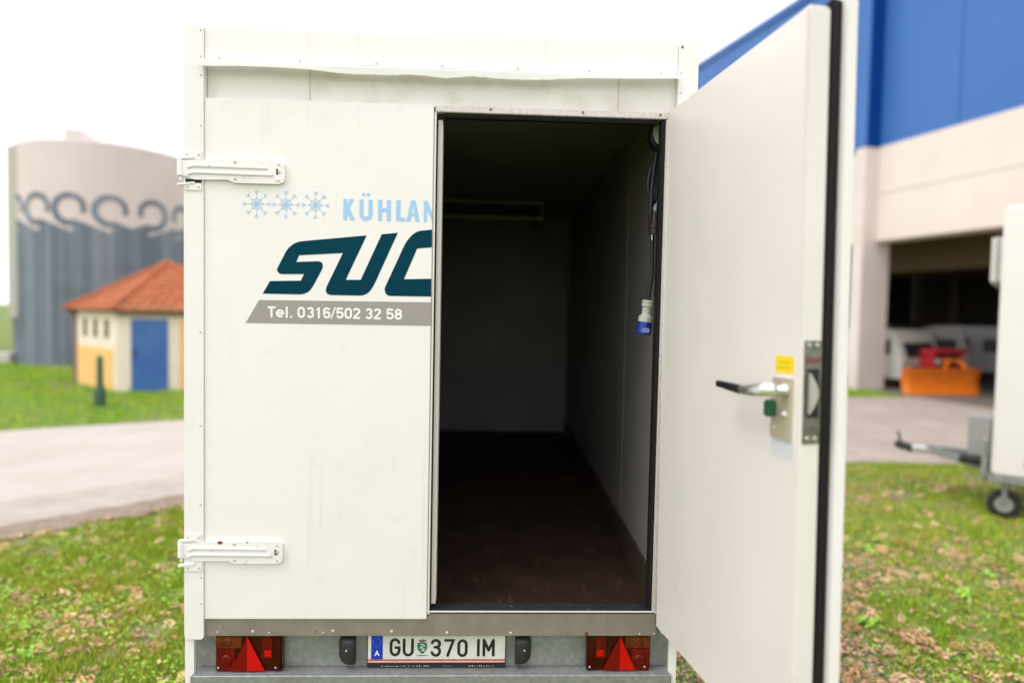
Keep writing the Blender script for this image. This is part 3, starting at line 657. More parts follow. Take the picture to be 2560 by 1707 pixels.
# dents and scuffs near the hinge side of the open door
scf = mat('scuffed_paint', (.40, .37, .33), .6); 
for s_, z_, l_, a in ((.20, 1.155, .035, -40), (.185, 1.13, .02, -38), (.16, 1.075, .03, -35), (.17, 1.165, .015, -42), (.21, 1.60, .004, 0), (.09, 1.62, .006, 0), (.36, 1.30, .004, 20)):
    bm = bmesh.new(); ca, sa = math.cos(math.radians(a)), math.sin(math.radians(a))
    sweep(bm, [(s_, -.0002, z_), (s_+l_*ca, -.0002, z_+l_*sa)], .0009, 5, ry=.0004); finish(bm, 'scuff', scf, RD)

# plug, adapter and cable hanging inside the doorway ---------------------------
CB = thing('power_cable', 'black power cable with blue round plug hanging inside the open doorway', 'cable', (-.006, 0, 0))
yc = .13
bm = bmesh.new()
main = smooth_curve([(.690, yc+.01, 2.73), (.684, yc, 2.68), (.675, yc, 2.60), (.670, yc, 2.53), (.669, yc, 2.45), (.672, yc+.012, 2.40), (.678, yc, 2.35), (.680, yc, 2.28), (.680, yc, 2.20), (.6735, yc, 2.15), (.667, yc, 2.10)])
sweep(bm, main, .0085, 10, up=(0, 1, 0))
lp_ = smooth_curve([(.690, yc+.02, 2.735), (.686, yc+.02, 2.68), (.666, yc+.02, 2.62), (.660, yc+.02, 2.56), (.674, yc+.02, 2.505), (.692, yc+.02, 2.512), (.697, yc+.02, 2.56), (.696, yc+.02, 2.63), (.699, yc+.02, 2.72)])
sweep(bm, lp_, .0080, 8, up=(0, 1, 0))
finish(bm, 'cable', black, CB, smooth=True)
bm = bmesh.new(); c = (.6835, yc-.012, 0)
lathe(bm, [(.006, 2.455), (.011, 2.452), (.013, 2.435), (.015, 2.41), (.0215, 2.402), (.0215, 2.392), (.019, 2.390), (.0185, 2.368), (.012, 2.366)], 'z', 18, c)
pg = finish(bm, 'mains_plug', brown, CB, smooth=False)
bm = bmesh.new()
for dx in (-.0095, .0095): lathe(bm, [(.0024, 2.345), (.0024, 2.367)], 'z', 8, (c[0]+dx, c[1], 0))
finish(bm, 'pin', chrome, pg)
bm = bmesh.new(); lathe(bm, [(.008, 2.455), (.013, 2.462), (.012, 2.475), (.006, 2.488)], 'z', 10, (c[0]+.004, c[1], 0)); finish(bm, 'clip', mat('clear_grey_clip', (.25, .24, .24), .2), CB)
bm = bmesh.new(); hull(bm, [(.684, yc-.014, 2.485), (.690, yc-.014, 2.483), (.702, yc-.014, 2.536), (.698, yc-.014, 2.536)], [(.684, yc-.010, 2.485), (.690, yc-.010, 2.483), (.702, yc-.010, 2.536), (.698, yc-.010, 2.536)])
hull(bm, [(.702, yc-.015, 2.536), (.698, yc-.015, 2.534), (.707, yc-.015, 2.49), (.712, yc-.015, 2.492)], [(.702, yc-.012, 2.536), (.698, yc-.012, 2.534), (.707, yc-.012, 2.49), (.712, yc-.012, 2.492)])
finish(bm, 'strap', strapb, CB)
# blue industrial plug, tilted
tilt = Matrix.Translation((.667, yc-.01, 2.105)) @ Matrix.Rotation(math.radians(7), 4, 'Y')
def tl(name, m, prof, parent, n=24, oct_=False):
    bm = bmesh.new(); lathe(bm, prof, 'z', n)
    for v in bm.verts: v.co = tilt @ v.co
    return finish(bm, name, m, parent, bev=0)
cn = tl('connector_body', connw, [(.0225, -.001), (.0245, -.004), (.0245, -.010), (.0225, -.012), (.0235, -.016), (.0235, -.026), (.0195, -.029), (.0185, -.056), (.0225, -.062), (.0285, -.068), (.0290, -.088)], CB, 12)
tl('connector_skirt', connb, [(.0290, -.0883), (.0298, -.092), (.0290, -.134), (.0265, -.139), (.010, -.139)], CB, 28)
bm = bmesh.new(); bbox(bm, -.014, .015, -.0312, -.0292, -.130, -.112); 
for v in bm.verts: v.co = tilt @ v.co
finish(bm, 'label_patch', mat('pale_blue_label', (.22, .27, .52), .5), CB)
# interior lamp / junction box near the top corner
bm = bmesh.new()
n_ = 16
Lz = [(.670+0*.0, 0)]
A = [(.697, .10, 2.72), (.697, .10, 2.80)]
prof = arc(.697, 2.765, .040, .050, 90, 270, 12)
prism(bm, prof, .10, .16); lampb = finish(bm, 'wall_lamp', mat('lamp_cover', (.55, .53, .50), .4), T, bev=.003)
prism_obj('lamp_base', black, lampb, arc(.698, 2.760, .052, .066, 95, 255, 12), .105, .155)
bm = bmesh.new(); sweep(bm, smooth_curve([(.60, .25, 2.80), (.615, .25, 2.765), (.645, .25, 2.755), (.668, .2, 2.775), (.68, .15, 2.80)]), .003, 6); finish(bm, 'lamp_wire', black, T)
box('red_marker', mat('dull_red', (.25, .05, .03), .5), T, wx(.9)-.012, wx(.9)-.001, .90, .915, 2.62, 2.65)

# ================================================================== SECOND TRAILER AT THE RIGHT
W = thing('small_trailer', 'white box trailer with drawbar and jockey wheel parked at the right edge', 'trailer', (5.26, 4.16, 0), math.atan2(-.63, .776))
w2 = mat('clean_white_box', (.76, .72, .71), .4, col2=(.74, .70, .68), scale=1.5)
# local x runs along the side away from the hitch, local y into the body
box('box_body', w2, W, 0, 3.4, 0, 1.8, .46, 3.22, .03, 3)
box('cooling_unit', mat('cooler_grey', (.62, .60, .57), .5), W, -.10, .0, .25, 1.3, 2.42, 2.98, .05, 4)
bm = bmesh.new()
for s in (-1, 1): hull(bm, [(-.60, .9+s*.02, .47), (-.60, .9+s*.02, .55), (-.60, .9+s*.09, .55), (-.60, .9+s*.09, .47)], [(.1, .9+s*.5, .40), (.1, .9+s*.5, .48), (.1, .9+s*.57, .48), (.1, .9+s*.57, .40)])
bbox(bm, -.66, -.15, .86, .94, .47, .56)
dbar = finish(bm, 'drawbar', galv, W, bev=.004)
bm = bmesh.new(); sweep(bm, [(-.86, .9, .50), (-.60, .9, .51)], .045, 10, up=(0, 0, 1)); finish(bm, 'coupling_head', mat('pale_coupling', (.5, .5, .48), .4, metal=.4), dbar)
bm = bmesh.new(); sweep(bm, [(-.95, .9, .53), (-.82, .9, .50)], .05, 10, up=(0, 0, 1)); sweep(bm, [(-.93, .9, .56), (-.96, .9, .68)], .014, 8); finish(bm, 'coupling_cap', black, dbar)
box('tool_box', mat('grey_box', (.33, .33, .32), .5), W, -.24, -.02, .62, 1.0, .50, .98, .02)
box('step', black, W, -.30, -.02, .30, .60, .50, .56, .01)
bm = bmesh.new(); sweep(bm, [(-.06, .10, .40), (-.06, .10, .80)], .03, 10); jk = finish(bm, 'jockey_tube', galv, W)
# jockey wheel
jw = wheel('jockey_wheel', W, (0.12, .16, .15), .150, .07, axis='y', rimr=.55)
bm = bmesh.new(); bbox(bm, .095, .145, .11, .12, .14, .44); bbox(bm, .095, .145, .20, .21, .14, .44); bbox(bm, .08, .17, .09, .23, .34, .46); finish(bm, 'fork', galv, jw)
for x in (1.7,): 
    for y in (.05, 1.75): wheel('wheel', W, (x, y, .33), .33, .18, axis='y')
box('door_latch', black, W, .27, .36, -.02, .002, .60, .62, .004); box('sill_rail', galv, W, -.02, 3.4, -.006, .10, .40, .457)

# ================================================================== SILO
a0 = math.radians(-28.15); SCX, SCY, SR, SH = -13.493, 22.617, 2.77, 7.22
SI = thing('silo', 'tall round silo with grey blue base and painted scroll pattern', 'silo', (SCX, SCY, 0))
ang0 = a0+PI
def cyl(th, r, z):   # th in degrees from the camera-facing direction
    t = ang0+math.radians(th); return (r*math.sin(t), r*math.cos(t), z)
sil_top = mat('pale_pinkish_cladding', (.66, .565, .55), .7, col2=(.62, .53, .51), scale=.8, streak=((.53, .46, .45), (3, 3, .1), .5, .75, .5))
sil_low = mat('grey_blue_cladding', (.125, .150, .200), .6, col2=(.115, .14, .18), scale=.9, streak=((.24, .27, .32), (3.4, 3.4, .05), .45, .65, .8), spots=[((.08, .09, .11), .7, .5, .7, .5)])
bm = bmesh.new(); lathe(bm, [(SR, 0), (SR, SH-.05), (SR-.03, SH)], 'z', 72); finish(bm, 'upper_shell', sil_top, SI)
bm = bmesh.new(); lathe(bm, [(SR-.02, SH), (SR*.55, SH+.28), (.5, SH+.5), (.05, SH+.52)], 'z', 48); sr_ = finish(bm, 'dome_roof', sil_top, SI)
bm = bmesh.new(); p = cyl(20, 1.9, 0); hull(bm, [(p[0]-.42, p[1]-.4, SH-.05), (p[0]+.75, p[1]-.4, SH-.05), (p[0]+.75, p[1]+.4, SH-.05), (p[0]-.42, p[1]+.4, SH-.05)], [(p[0]-.42, p[1]-.4, SH+.46), (p[0]+.15, p[1]-.4, SH+.40), (p[0]+.15, p[1]+.4, SH+.40), (p[0]-.42, p[1]+.4, SH+.46)]); finish(bm, 'roof_hatch', sil_top, SI, bev=.05)
bm = bmesh.new(); sweep(bm, [(p[0]-.2, p[1], SH+.4), (p[0]-.2, p[1], SH+1.9)], .05, 8); finish(bm, 'mast', mat('pale_mast', (.55, .55, .55), .5), SI)
# dark cladding: one tall bay per scroll, its top edge dips under every scroll
def sil_h(th):
    # units repeat every 22.5 deg; mirrored to the right of -15
    if th > -13: u = ((44.9-th+11) % 22.6)/22.6
    else: u = ((th+27+11+22.6*3) % 22.6)/22.6
    return 4.72-.42*((u*1.0+.42) % 1.0)
bm = bmesh.new(); prev = None; R2 = SR+.012
for i in range(0, 361*2):
    th = -90+i*.5*1.0
    if th > 271: break
    h = sil_h(th) if -80 < th < 84 else 4.6
    v = [bm.verts.new(cyl(th, R2, 0)), bm.verts.new(cyl(th, R2, h)), bm.verts.new(cyl(th, SR-.01, h))]
    if prev: bm.faces.new((prev[0], v[0], v[1], prev[1])); bm.faces.new((prev[1], v[1], v[2], prev[2]))
    prev = v
finish(bm, 'lower_cladding', sil_low, SI)
for k in range(14):
    th = -84+k*13; bm = bmesh.new()
    c0 = cyl(th-.5, R2+.015, 0); c1 = cyl(th+.5, R2+.015, 0); b0 = cyl(th-.5, R2-.01, 0); b1 = cyl(th+.5, R2-.01, 0)
    hull(bm, [c0, c1, b1, b0], [(x, y, 4.25) for x, y, z in (c0, c1, b1, b0)]); finish(bm, 'cladding_rib', sil_low, SI)
def scroll(thc, zc, mir):
    # curl: starts inside, winds round over the top and runs down into the dark cladding
    P = []
    for i in range(30):
        t = i/29; a = math.radians(-20+t*295); r = .40+.10*t
        P.append((mir*r*math.cos(a), r*math.sin(a)*.95))
    P += [(mir*.42, -.60), (mir*.75, -.78)]
    bm = bmesh.new(); k = SR*PI/180; prev = None
    Pn = [Vector((p[0], p[1])) for p in P]
    for i, p in enumerate(Pn):
        d = (Pn[min(i+1, len(Pn)-1)]-Pn[max(i-1, 0)]).normalized(); nn = Vector((-d.y, d.x)); wv = .075+.035*i/len(Pn)
        q = []
        for s, rr_ in ((-1, R2+.006), (1, R2+.006), (1, SR-.01), (-1, SR-.01)):
            c = p+nn*wv*s; q.append(bm.verts.new(cyl(thc-c.x/k, rr_, zc+c.y)))
        if prev:
            for j in range(4): bm.faces.new((prev[j], q[j], q[(j+1) % 4], prev[(j+1) % 4]))
        else: bm.faces.new(q)
        prev = q
    bm.faces.new(prev[::-1]); finish(bm, 'painted_scroll', sil_low, SI)
for th, mir in ((68, 1), (44.9, 1), (22.3, 1), (-2, 1), (-28, -1), (-54, -1)): scroll(th, 5.05, mir)
for k, z in enumerate((1.6, 3.2)):
    bm = bmesh.new(); r_ = R2+.012 if z < 4 else SR+.012; lathe(bm, [(r_-.02, z-.03), (r_, z-.02), (r_, z+.02), (r_-.02, z+.03)], 'z', 72, cap=False); finish(bm, 'hoop_band', sil_low if z < 4 else mat('hoop_pale', (.50, .43, .41), .7) if k == 2 else bpy.data.materials['hoop_pale'], SI)
# pale service duct and ladder on the left flank
bm = bmesh.new(); c = cyl(72, SR-.02, 0); bbox(bm, c[0]-.17, c[0]+.17, c[1]-.17, c[1]+.17, 1.5, SH-.12); finish(bm, 'service_duct', mat('pale_duct', (.46, .44, .39), .6), SI, bev=.03)
box('plinth', mat('pale_plinth', (.5, .48, .44), .8), SI, -3.2, -2.0, -2.2, -1.4, 0, .35, .03)

# ================================================================== HUT
HU = thing('pump_hut', 'small yellow and cream hut with red tiled roof and blue door', 'hut', (0, 0, 0))
hb = [(-10.48, 15.40), (-8.43, 13.49), (-5.7, 14.12), (-5.9, 16.9), (-8.4, 18.5), (-10.6, 17.6)]
ap = Vector((-8.42, 16.0, 3.13))
cream = mat('cream_render', (.78, .68, .57), .85, col2=(.74, .64, .52), scale=3)
ylw = mat('yellow_render', (.82, .50, .17), .85, col2=(.78, .47, .16), scale=3)
eave_m = mat('grey_beige_soffit', (.36, .32, .22), .8)
hz = 1.96
for i in range(6):
    a, b = hb[i], hb[(i+1) % 6]; quadwall('wall', cream if i < 2 else ylw, HU, [a, b], -.2, 0, hz)
def wallpt(i, t): a, b = Vector(hb[i]), Vector(hb[(i+1) % 6]); return a+(b-a)*t
def on_wall(name, m, i, t0, t1, z0, z1, off=.02, th=.03, parent=None):
    a, b = wallpt(i, t0), wallpt(i, t1); d = (b-a).normalized(); n2 = Vector((d.y, -d.x)); a2 = a+n2*off; b2 = b+n2*off
    bm = bmesh.new(); A = [a2, b2, b2-n2*th, a2-n2*th]; hull(bm, [(v.x, v.y, z0) for v in A], [(v.x, v.y, z1) for v in A]); return finish(bm, name, m, parent or HU)
on_wall('yellow_panel', ylw, 0, .10, .92, .0, .98)
for t in (.27, .52, .78): on_wall('window_slot', mat('dark_slot', (.06, .045, .025), .6) if t == .27 else bpy.data.materials['dark_slot'], 0, t-.045, t+.045, 1.22, 1.66, .006)
on_wall('corner_strip', mat('brown_corner', (.22, .12, .09), .8), 0, .0, .06, 0, hz, .03)
bluem = mat('blue_door_paint', (.030, .105, .36), .45, col2=(.04, .14, .37), scale=2)
dr = on_wall('door', bluem, 1, .108, .385, .02, 1.70, .03, .05)
on_wall('handle', black, 1, .125, .142, .85, 1.0, .06, .03, parent=dr)
on_wall('yellow_panel', ylw, 1, .475, 1.0, .05, 1.70, .015)
on_wall('lintel', eave_m, 1, 0, 1, 1.74, 2.0, .03)
tile = mat('red_clay_tile', (.42, .130, .052), .85, spec=.15, col2=(.31, .095, .045), scale=3, spots=[((.22, .13, .07), 6, .6, .72, .5), ((.50, .2, .11), 25, .5, .7, .5)])
def eave(i):
    c = Vector((-8.2, 15.9)); v = Vector(hb[i]); d = (v-c).normalized(); return v+d*.20
E_ = [eave(i) for i in range(6)]
for i in range(6):                                   # stepped tile courses, broken into single tiles
    a, b = E_[i], E_[(i+1) % 6]; n = 11; bm = bmesh.new()
    for k in range(n):
        t0, t1 = k/n, min(1, (k+1.25)/n)
        zl = 1.88+(ap.z-1.88)*t0+.035; zh = 1.88+(ap.z-1.88)*t1+.005
        al, bl = a.lerp(ap.xy, t0), b.lerp(ap.xy, t0); ah, bh = a.lerp(ap.xy, t1), b.lerp(ap.xy, t1)
        m_ = max(1, int((bl-al).length/.24))
        for j in range(m_):
            u0, u1 = j/m_, (j+1)/m_-.012; dz = rnd.uniform(0, .012)
            p0, p1 = al.lerp(bl, u0), al.lerp(bl, u1); p2, p3 = ah.lerp(bh, u1), ah.lerp(bh, u0)
            hull(bm, [(p0.x, p0.y, zl+dz), (p1.x, p1.y, zl+dz), (p2.x, p2.y, zh+dz), (p3.x, p3.y, zh+dz)], [(p0.x, p0.y, zl+dz-.03), (p1.x, p1.y, zl+dz-.03), (p2.x, p2.y, zh+dz-.03), (p3.x, p3.y, zh+dz-.03)])
    tag(finish(bm, 'roof_tiles', tile, HU), kind='stuff')
bm = bmesh.new(); lo = [bm.verts.new((v.x, v.y, 1.855)) for v in E_]; t_ = bm.verts.new(ap-Vector((0, 0, .05)))
for i in range(6): bm.faces.new((lo[i], lo[(i+1) % 6], t_))
bm.faces.new(lo[::-1]); finish(bm, 'roof_deck', mat('dark_brown_soffit', (.11, .07, .035), .8), HU)
for i in range(6):
    bm = bmesh.new(); sweep(bm, [(E_[i].x, E_[i].y, 1.93), (ap.x, ap.y, ap.z+.03)], .07, 8, up=(0, 0, 1)); finish(bm, 'ridge_tiles', tile, HU)
bm = bmesh.new(); c = E_[0]; sweep(bm, [(c.x+.1, c.y-.02, 1.85), (c.x+.30, c.y+.0, 1.65), (c.x+.32, c.y, 0)], .05, 8); finish(bm, 'downpipe', bpy.data.materials['brown_corner'], HU)
# grey green post on the verge
bm = bmesh.new(); c = (-7.57, 11.22)
lathe(bm, [(.115, 0), (.11, .30), (.06, .46), (.055, .98), (.03, 1.01)], 'z', 14, (0, 0, 0))
po = finish(bm, 'green_post', mat('dark_green_post', (.035, .095, .060), .6)); po.location = (c[0], c[1], 0)
tag(po, label='short dark green post on the grass in front of the hut', category='post')
# shrub at the far left, beside the silo
def blob_tree(name, loc, r, h, label, cat, m, n=2600, trunk=None):
    t = thing(name, label, cat, loc)
    P = rng.normal(size=(n, 3)); P /= np.linalg.norm(P, axis=1)[:, None]; P *= (rng.random(n)**.4)[:, None]
    cl = rng.normal(size=(14, 3)); cl /= np.linalg.norm(cl, axis=1)[:, None]; cc = cl[rng.integers(0, 14, n)]*.55
    P = P*.55+cc; P[:, 0] *= r; P[:, 1] *= r; P[:, 2] = P[:, 2]*h*.45+h*.58
    s = rng.uniform(.08, .16, n); a = rng.normal(size=(n, 3)); b = rng.normal(size=(n, 3))
    a = a/np.linalg.norm(a, axis=1)[:, None]*s[:, None]; b = b/np.linalg.norm(b, axis=1)[:, None]*s[:, None]
    V = np.stack([P-a, P+b*.5, P+a, P-b*.5], 1).reshape(-1, 3)
    npmesh('crown', V, np.arange(n*4), 4, m, t)
    bm = bmesh.new(); sweep(bm, [(0, 0, 0), (.05, 0, h*.3), (0, .05, h*.6)], .12, 8); finish(bm, 'trunk', mat('bark', (.1, .08, .06), .9), t)
leafm = mat('tree_leaf', (.09, .15, .05), .7, island=[(.4, .5, .4), (.8, .8, .8), (1.0, .9, .7)])
blob_tree('broadleaf_tree', (-22.2, 26.5, 0), 1.9, 5.2, 'green tree at the far left edge beyond the silo', 'tree', leafm)

# ================================================================== HALL
HD = Vector((.228, -.974)).normalized(); HN = Vector((-HD.y, HD.x))*-1     # HN points out of the facade, towards -x
HN = Vector((-.974, -.228)).normalized()
HL = thing('industrial_hall', 'large industrial hall with blue metal upper wall and open garage bays', 'building', (10.98, 16.80, 0), math.atan2(HD.y, HD.x))
# local x runs along the facade towards the camera; local y: left of travel = away from the yard
# (rotation of +x by HD, +y = (-HD.y, HD.x) = into the building)
hblue = mat('blue_cladding', (.040, .135, .42), .45, spec=.3, col2=(.045, .15, .44), scale=.3, bump=.1, bscale=3)
hblued = mat('blue_cladding_shade', (.001, .05, .24), .4, spec=.2)  # cladding blue deepened to carry the pilaster side's shade
hconc = mat('pale_pink_concrete', (.74, .66, .61), .85, col2=(.70, .61, .56), scale=.6, detail=6)
hconc2 = mat('pillar_concrete', (.72, .63, .60), .85, col2=(.66, .57, .53), scale=.8)
ZT, ZB, ZO = 12.25, 6.86, 4.22
PB = (-15.6, -7.8, 0, 7.8, 15.6)
k = 0
for a, b in zip(PB, PB[1:]):
    nP = 3
    for j in range(nP):
        x0 = a+.42+(b-a-.42)*j/nP; x1 = a+.42+(b-a-.42)*(j+1)/nP
        box('cladding_panel', hblue, HL, x0+.006, x1-.006, .0, .12, ZB, ZT, .01)
    box('concrete_beam', hconc, HL, a+.42, b, -.04, .62, ZO, ZB-.003, .015)
    box('beam_joint', hconc2, HL, a+.42, b, -.055, -.035, 5.55, 5.60, 0)
for a in PB:
    box('pillar', hconc2, HL, a, a+.42, -.46, .50, 0, ZB, .02)
    dp = -.47 if a >= 0 else -.004
    box('pillar_cladding', hblue, HL, a, a+.42, dp, .12, ZB+.002, ZT+.02, .01)
    if a >= 0: box('pillar_side_shade', hblued, HL, a+.421, a+.435, -.465, -.02, ZB-.02, ZT+.015, 0)  # thin deeper blue slab paints shade on the pilaster's side face
box('roof_edge', hblue, HL, -15.6, 16.0, -.06, .3, ZT+.03, ZT+.30, .02)
box('roof', mat('roof_grey', (.3, .3, .3), .7), HL, -15.6, 16.0, .3, 18, ZT-.1, ZT+.1, .0)
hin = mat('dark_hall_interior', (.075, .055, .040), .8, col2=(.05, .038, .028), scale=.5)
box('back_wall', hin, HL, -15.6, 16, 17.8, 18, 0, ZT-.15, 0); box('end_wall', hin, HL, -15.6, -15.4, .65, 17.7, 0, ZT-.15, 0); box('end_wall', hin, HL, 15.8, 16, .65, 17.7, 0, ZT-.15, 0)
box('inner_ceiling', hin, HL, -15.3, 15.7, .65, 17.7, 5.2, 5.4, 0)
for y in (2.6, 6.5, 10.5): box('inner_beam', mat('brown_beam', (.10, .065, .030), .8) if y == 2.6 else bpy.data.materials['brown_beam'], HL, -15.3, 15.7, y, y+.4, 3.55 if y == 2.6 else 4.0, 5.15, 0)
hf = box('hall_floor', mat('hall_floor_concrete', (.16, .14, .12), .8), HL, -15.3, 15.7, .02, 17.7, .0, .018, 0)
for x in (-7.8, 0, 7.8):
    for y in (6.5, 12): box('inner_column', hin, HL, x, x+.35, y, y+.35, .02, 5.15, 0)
# vehicles in the hall --------------------------------------------------------
glass = mat('dark_window', (.02, .02, .022), .15); cw = mat('caravan_white', (.50, .48, .44), .4); cg = mat('caravan_grey', (.36, .33, .31), .45)
def caravan(loc, rz, m, L, H, label, group=None):
    t = thing('caravan', label, 'caravan', loc, rz, group)
    pr_ = [(-L/2, .45), (-L/2-.05, 1.2), (-L/2+.35, H-.1), (-L/2+.7, H), (L/2-.5, H), (L/2-.12, H-.25), (L/2, 1.2), (L/2-.08, .45)]
    bm = bmesh.new(); prism(bm, pr_, -1.05, 1.05); finish(bm, 'body', m, t, bev=.06)
    for x0, x1 in ((-L/2+.5, -.35), (.15, L/2-.55)):
        for s in (-1, 1):
            y0, y1 = sorted((s*1.045, s*1.07)); wn = box('window', glass, t, x0, x1, y0, y1, 1.35, 1.95, .02)
    bm = bmesh.new(); hull(bm, [(-L/2-.03, -.8, 1.30), (-L/2-.03, .8, 1.30), (-L/2+.19, .8, 1.85), (-L/2+.19, -.8, 1.85)], [(-L/2-.09, -.8, 1.30), (-L/2-.09, .8, 1.30), (-L/2+.13, .8, 1.85), (-L/2+.13, -.8, 1.85)]); finish(bm, 'front_window', glass, t)
    for s in (-1, 1): wheel('wheel', t, (0, s*.95, .32), .32, .18, axis='y')
    t.scale = (.74, .74, .74)
    return t
caravan((12.35, 17.75, 0), math.radians(110), cw, 3.0, 2.35, 'pale white caravan just behind the pillar, leftmost vehicle in the hall')
caravan((14.3, 19.6, 0), math.radians(150), cg, 4.2, 2.45, 'grey caravan with dark window in the hall behind the orange plough')
caravan((17.0, 20.5, 0), math.radians(150), mat('caravan_silver', (.42, .41, .44), .4), 3.8, 2.5, 'silvery caravan deepest in the hall above the red machine')
# tractor with plough
TR = thing('red_tractor', 'red tractor with orange snow plough standing in the garage bay', 'tractor', (13.12, 17.0, 0), 0)
redp = mat('red_paint', (.42, .02, .025), .4); orange = mat('orange_paint', (.80, .19, .012), .45, col2=(.74, .17, .01), scale=3)
bm = bmesh.new(); prism(bm, [(-.45, .7), (.45, .7), (.42, 1.15), (.30, 1.22), (-.30, 1.22), (-.42, 1.15)], -.9, .9); finish(bm, 'bonnet', redp, TR, bev=.04)
bm = bmesh.new(); bbox(bm, -1.05, 1.05, .9, 1.1, 1.06, 1.20); bbox(bm, -.3, 1.15, -.2, .9, 1.06, 1.20); finish(bm, 'mudguard', redp, TR, bev=.04)
box('cab', glass, TR, -.55, .55, .9, 2.1, 1.2, 1.78, .08); box('cab_roof', black, TR, -.6, .6, .85, 2.2, 1.78, 1.86, .04)
box('grille', black, TR, -.35, .35, -.915, -.9, .75, 1.1, .01)
for s in (-1, 1):
    wheel('wheel', TR, (s*.75, 1.4, .55), .55, .32, axis='x'); wheel('wheel', TR, (s*.62, -.35, .36), .36, .22, axis='x')
    box('headlight', cw, TR, s*.3-.09, s*.3+.09, -.93, -.905, .80, .95, .02)
pp = []
for k in range(9): a = math.radians(-35+k*10); pp.append((-1.62-.28*math.cos(a)*-1-.30, .02+.40+.42*math.sin(a)/math.sin(math.radians(45))*1.0))
bm = bmesh.new(); A = [(-1.62+.10*math.cos(PI*k/8)*-1, .03+.74*k/8) for k in range(9)]
# blade: curved section (y,z) swept along x
curve = [(-1.78+.10*math.sin(PI*k/8), .03+.72*k/8) for k in range(9)]
v0 = [[bm.verts.new((x, y+dy, z)) for y, z in curve] for x, dy in ((-1.75, .05), (-1.6, .0), (.22, 0), (.38, .05))]
v1 = [[bm.verts.new((x, y+dy+.05, z)) for y, z in curve] for x, dy in ((-1.75, .05), (-1.6, .0), (.22, 0), (.38, .05))]
for V in (v0, v1):
    for A, B in zip(V, V[1:]):
        for i in range(8): bm.faces.new((A[i], A[i+1], B[i+1], B[i]))
for A, B in ((v0[0], v1[0]), (v0[-1], v1[-1])):
    for i in range(8): bm.faces.new((A[i], A[i+1], B[i+1], B[i]))
for j in range(3):
    bm.faces.new((v0[j][0], v0[j+1][0], v1[j+1][0], v1[j][0])); bm.faces.new((v0[j][8], v0[j+1][8], v1[j+1][8], v1[j][8]))
bl = finish(bm, 'plough_blade', orange, TR, smooth=False)
bm = bmesh.new()
for s in (-1, 1): sweep(bm, [(s*.35-.3, -1.70, .45), (s*.25, -.85, .6)], .05, 8, up=(0, 0, 1)); sweep(bm, [(s*.3-.3, -1.65, .74), (s*.15, -1.2, .92), (s*.15, -.9, .9)], .05, 8, up=(0, 0, 1))
finish(bm, 'plough_arms', orange, TR)

# ================================================================== GRASS, WEEDS, LEAVES, GRAVEL
def vnoise(x, y, s, seed):
    r = np.random.default_rng(seed); G = r.random((64, 64)); u = (x*s) % 63; v = (y*s) % 63
    i = u.astype(int); j = v.astype(int); fu = u-i; fv = v-j; fu = fu*fu*(3-2*fu); fv = fv*fv*(3-2*fv); i1 = (i+1) % 64; j1 = (j+1) % 64
    return (G[i, j]*(1-fu)+G[i1, j]*fu)*(1-fv)+(G[i, j1]*(1-fu)+G[i1, j1]*fu)*fv
NE = np.array([(-26, -18.9), (-4.16, 3.36), (-2.93, 4.55), (-1.0, 5.8), (2, 6.6), (5.1, 6.82), (7.4, 6.72), (12, 6.4), (40, 5)])
def south(x, y):  return y < np.interp(x, NE[:, 0], NE[:, 1])-.02
def under(x, y): return (x > -1.0) & (x < .68) & (y > .1)
cam_xy = np.array([0, -2.6])
def scatter(n, x0, x1, y0, y1):
    x = rng.uniform(x0, x1, n); y = rng.uniform(y0, y1, n); return x, y
def inview(x, y, m_=1.5):
    dx, dy = x-cam_xy[0], y-cam_xy[1]; return (dx > -1.0*dy-m_) & (dx < 1.05*dy+m_) & (dy > 1.1)
def bare(x, y):     # 0 = lush, 1 = bare
    b = np.clip((vnoise(x, y, 1.3, 3)*.6+vnoise(x, y, 4.1, 4)*.4-.50)*4, 0, 1)
    r_ = np.clip(1.25-np.hypot((x-1.6)/1.25, (y-.9)/1.5), 0, 1)*1.6      # gravelly patch by the open door
    edge_ = np.clip(1-(np.interp(x, NE[:, 0], NE[:, 1])-y)/.5, 0, 1)*(x < 2)*.9
    return np.clip(np.maximum(np.maximum(b*(.25+.55*(x > .9)), r_), edge_), 0, 1)
def blades(name, x, y, hmin, hmax, wmin, wmax, m, lean=.7, z=0):
    n = len(x); h = rng.uniform(hmin, hmax, n)*(.35+1.25*vnoise(x, y, 5.0, 8)**1.3); w_ = rng.uniform(wmin, wmax, n); a = rng.uniform(0, 2*PI, n); ln = rng.uniform(.1, lean, n)*h; b = rng.uniform(0, 2*PI, n)
    c, s = np.cos(a)*w_/2, np.sin(a)*w_/2; tx, ty = x+np.cos(b)*ln, y+np.sin(b)*ln; mxx, my = x+np.cos(b)*ln*.35, y+np.sin(b)*ln*.35
    zz = np.full(n, z)
    V = np.stack([np.stack([x-c, y-s, zz], 1), np.stack([x+c, y+s, zz], 1), np.stack([mxx+c*.8, my+s*.8, h*.55+z], 1), np.stack([tx, ty, h+z], 1), np.stack([mxx-c*.8, my-s*.8, h*.55+z], 1)], 1).reshape(-1, 3)
    base = np.arange(n)[:, None]*5; Fi = (base+np.array([0, 1, 2, 3, 4])[None, :]).ravel()
    return tag(npmesh(name, V, Fi, 5, m), kind='stuff')
grs = mat('grass_blade', (.31, .50, .035), .6, spec=.2, island=[(.35, .50, .4), (.9, .95, .8), (1.25, 1.12, 1.0), (.6, .75, .4), (1.75, 1.3, 1.9)], col2=(.50, .52, .09), scale=.9)
x1, y1 = scatter(560000, -6.2, -.4, -1.5, 5.6); x2, y2 = scatter(820000, -.4, 10.5, -1.5, 7)
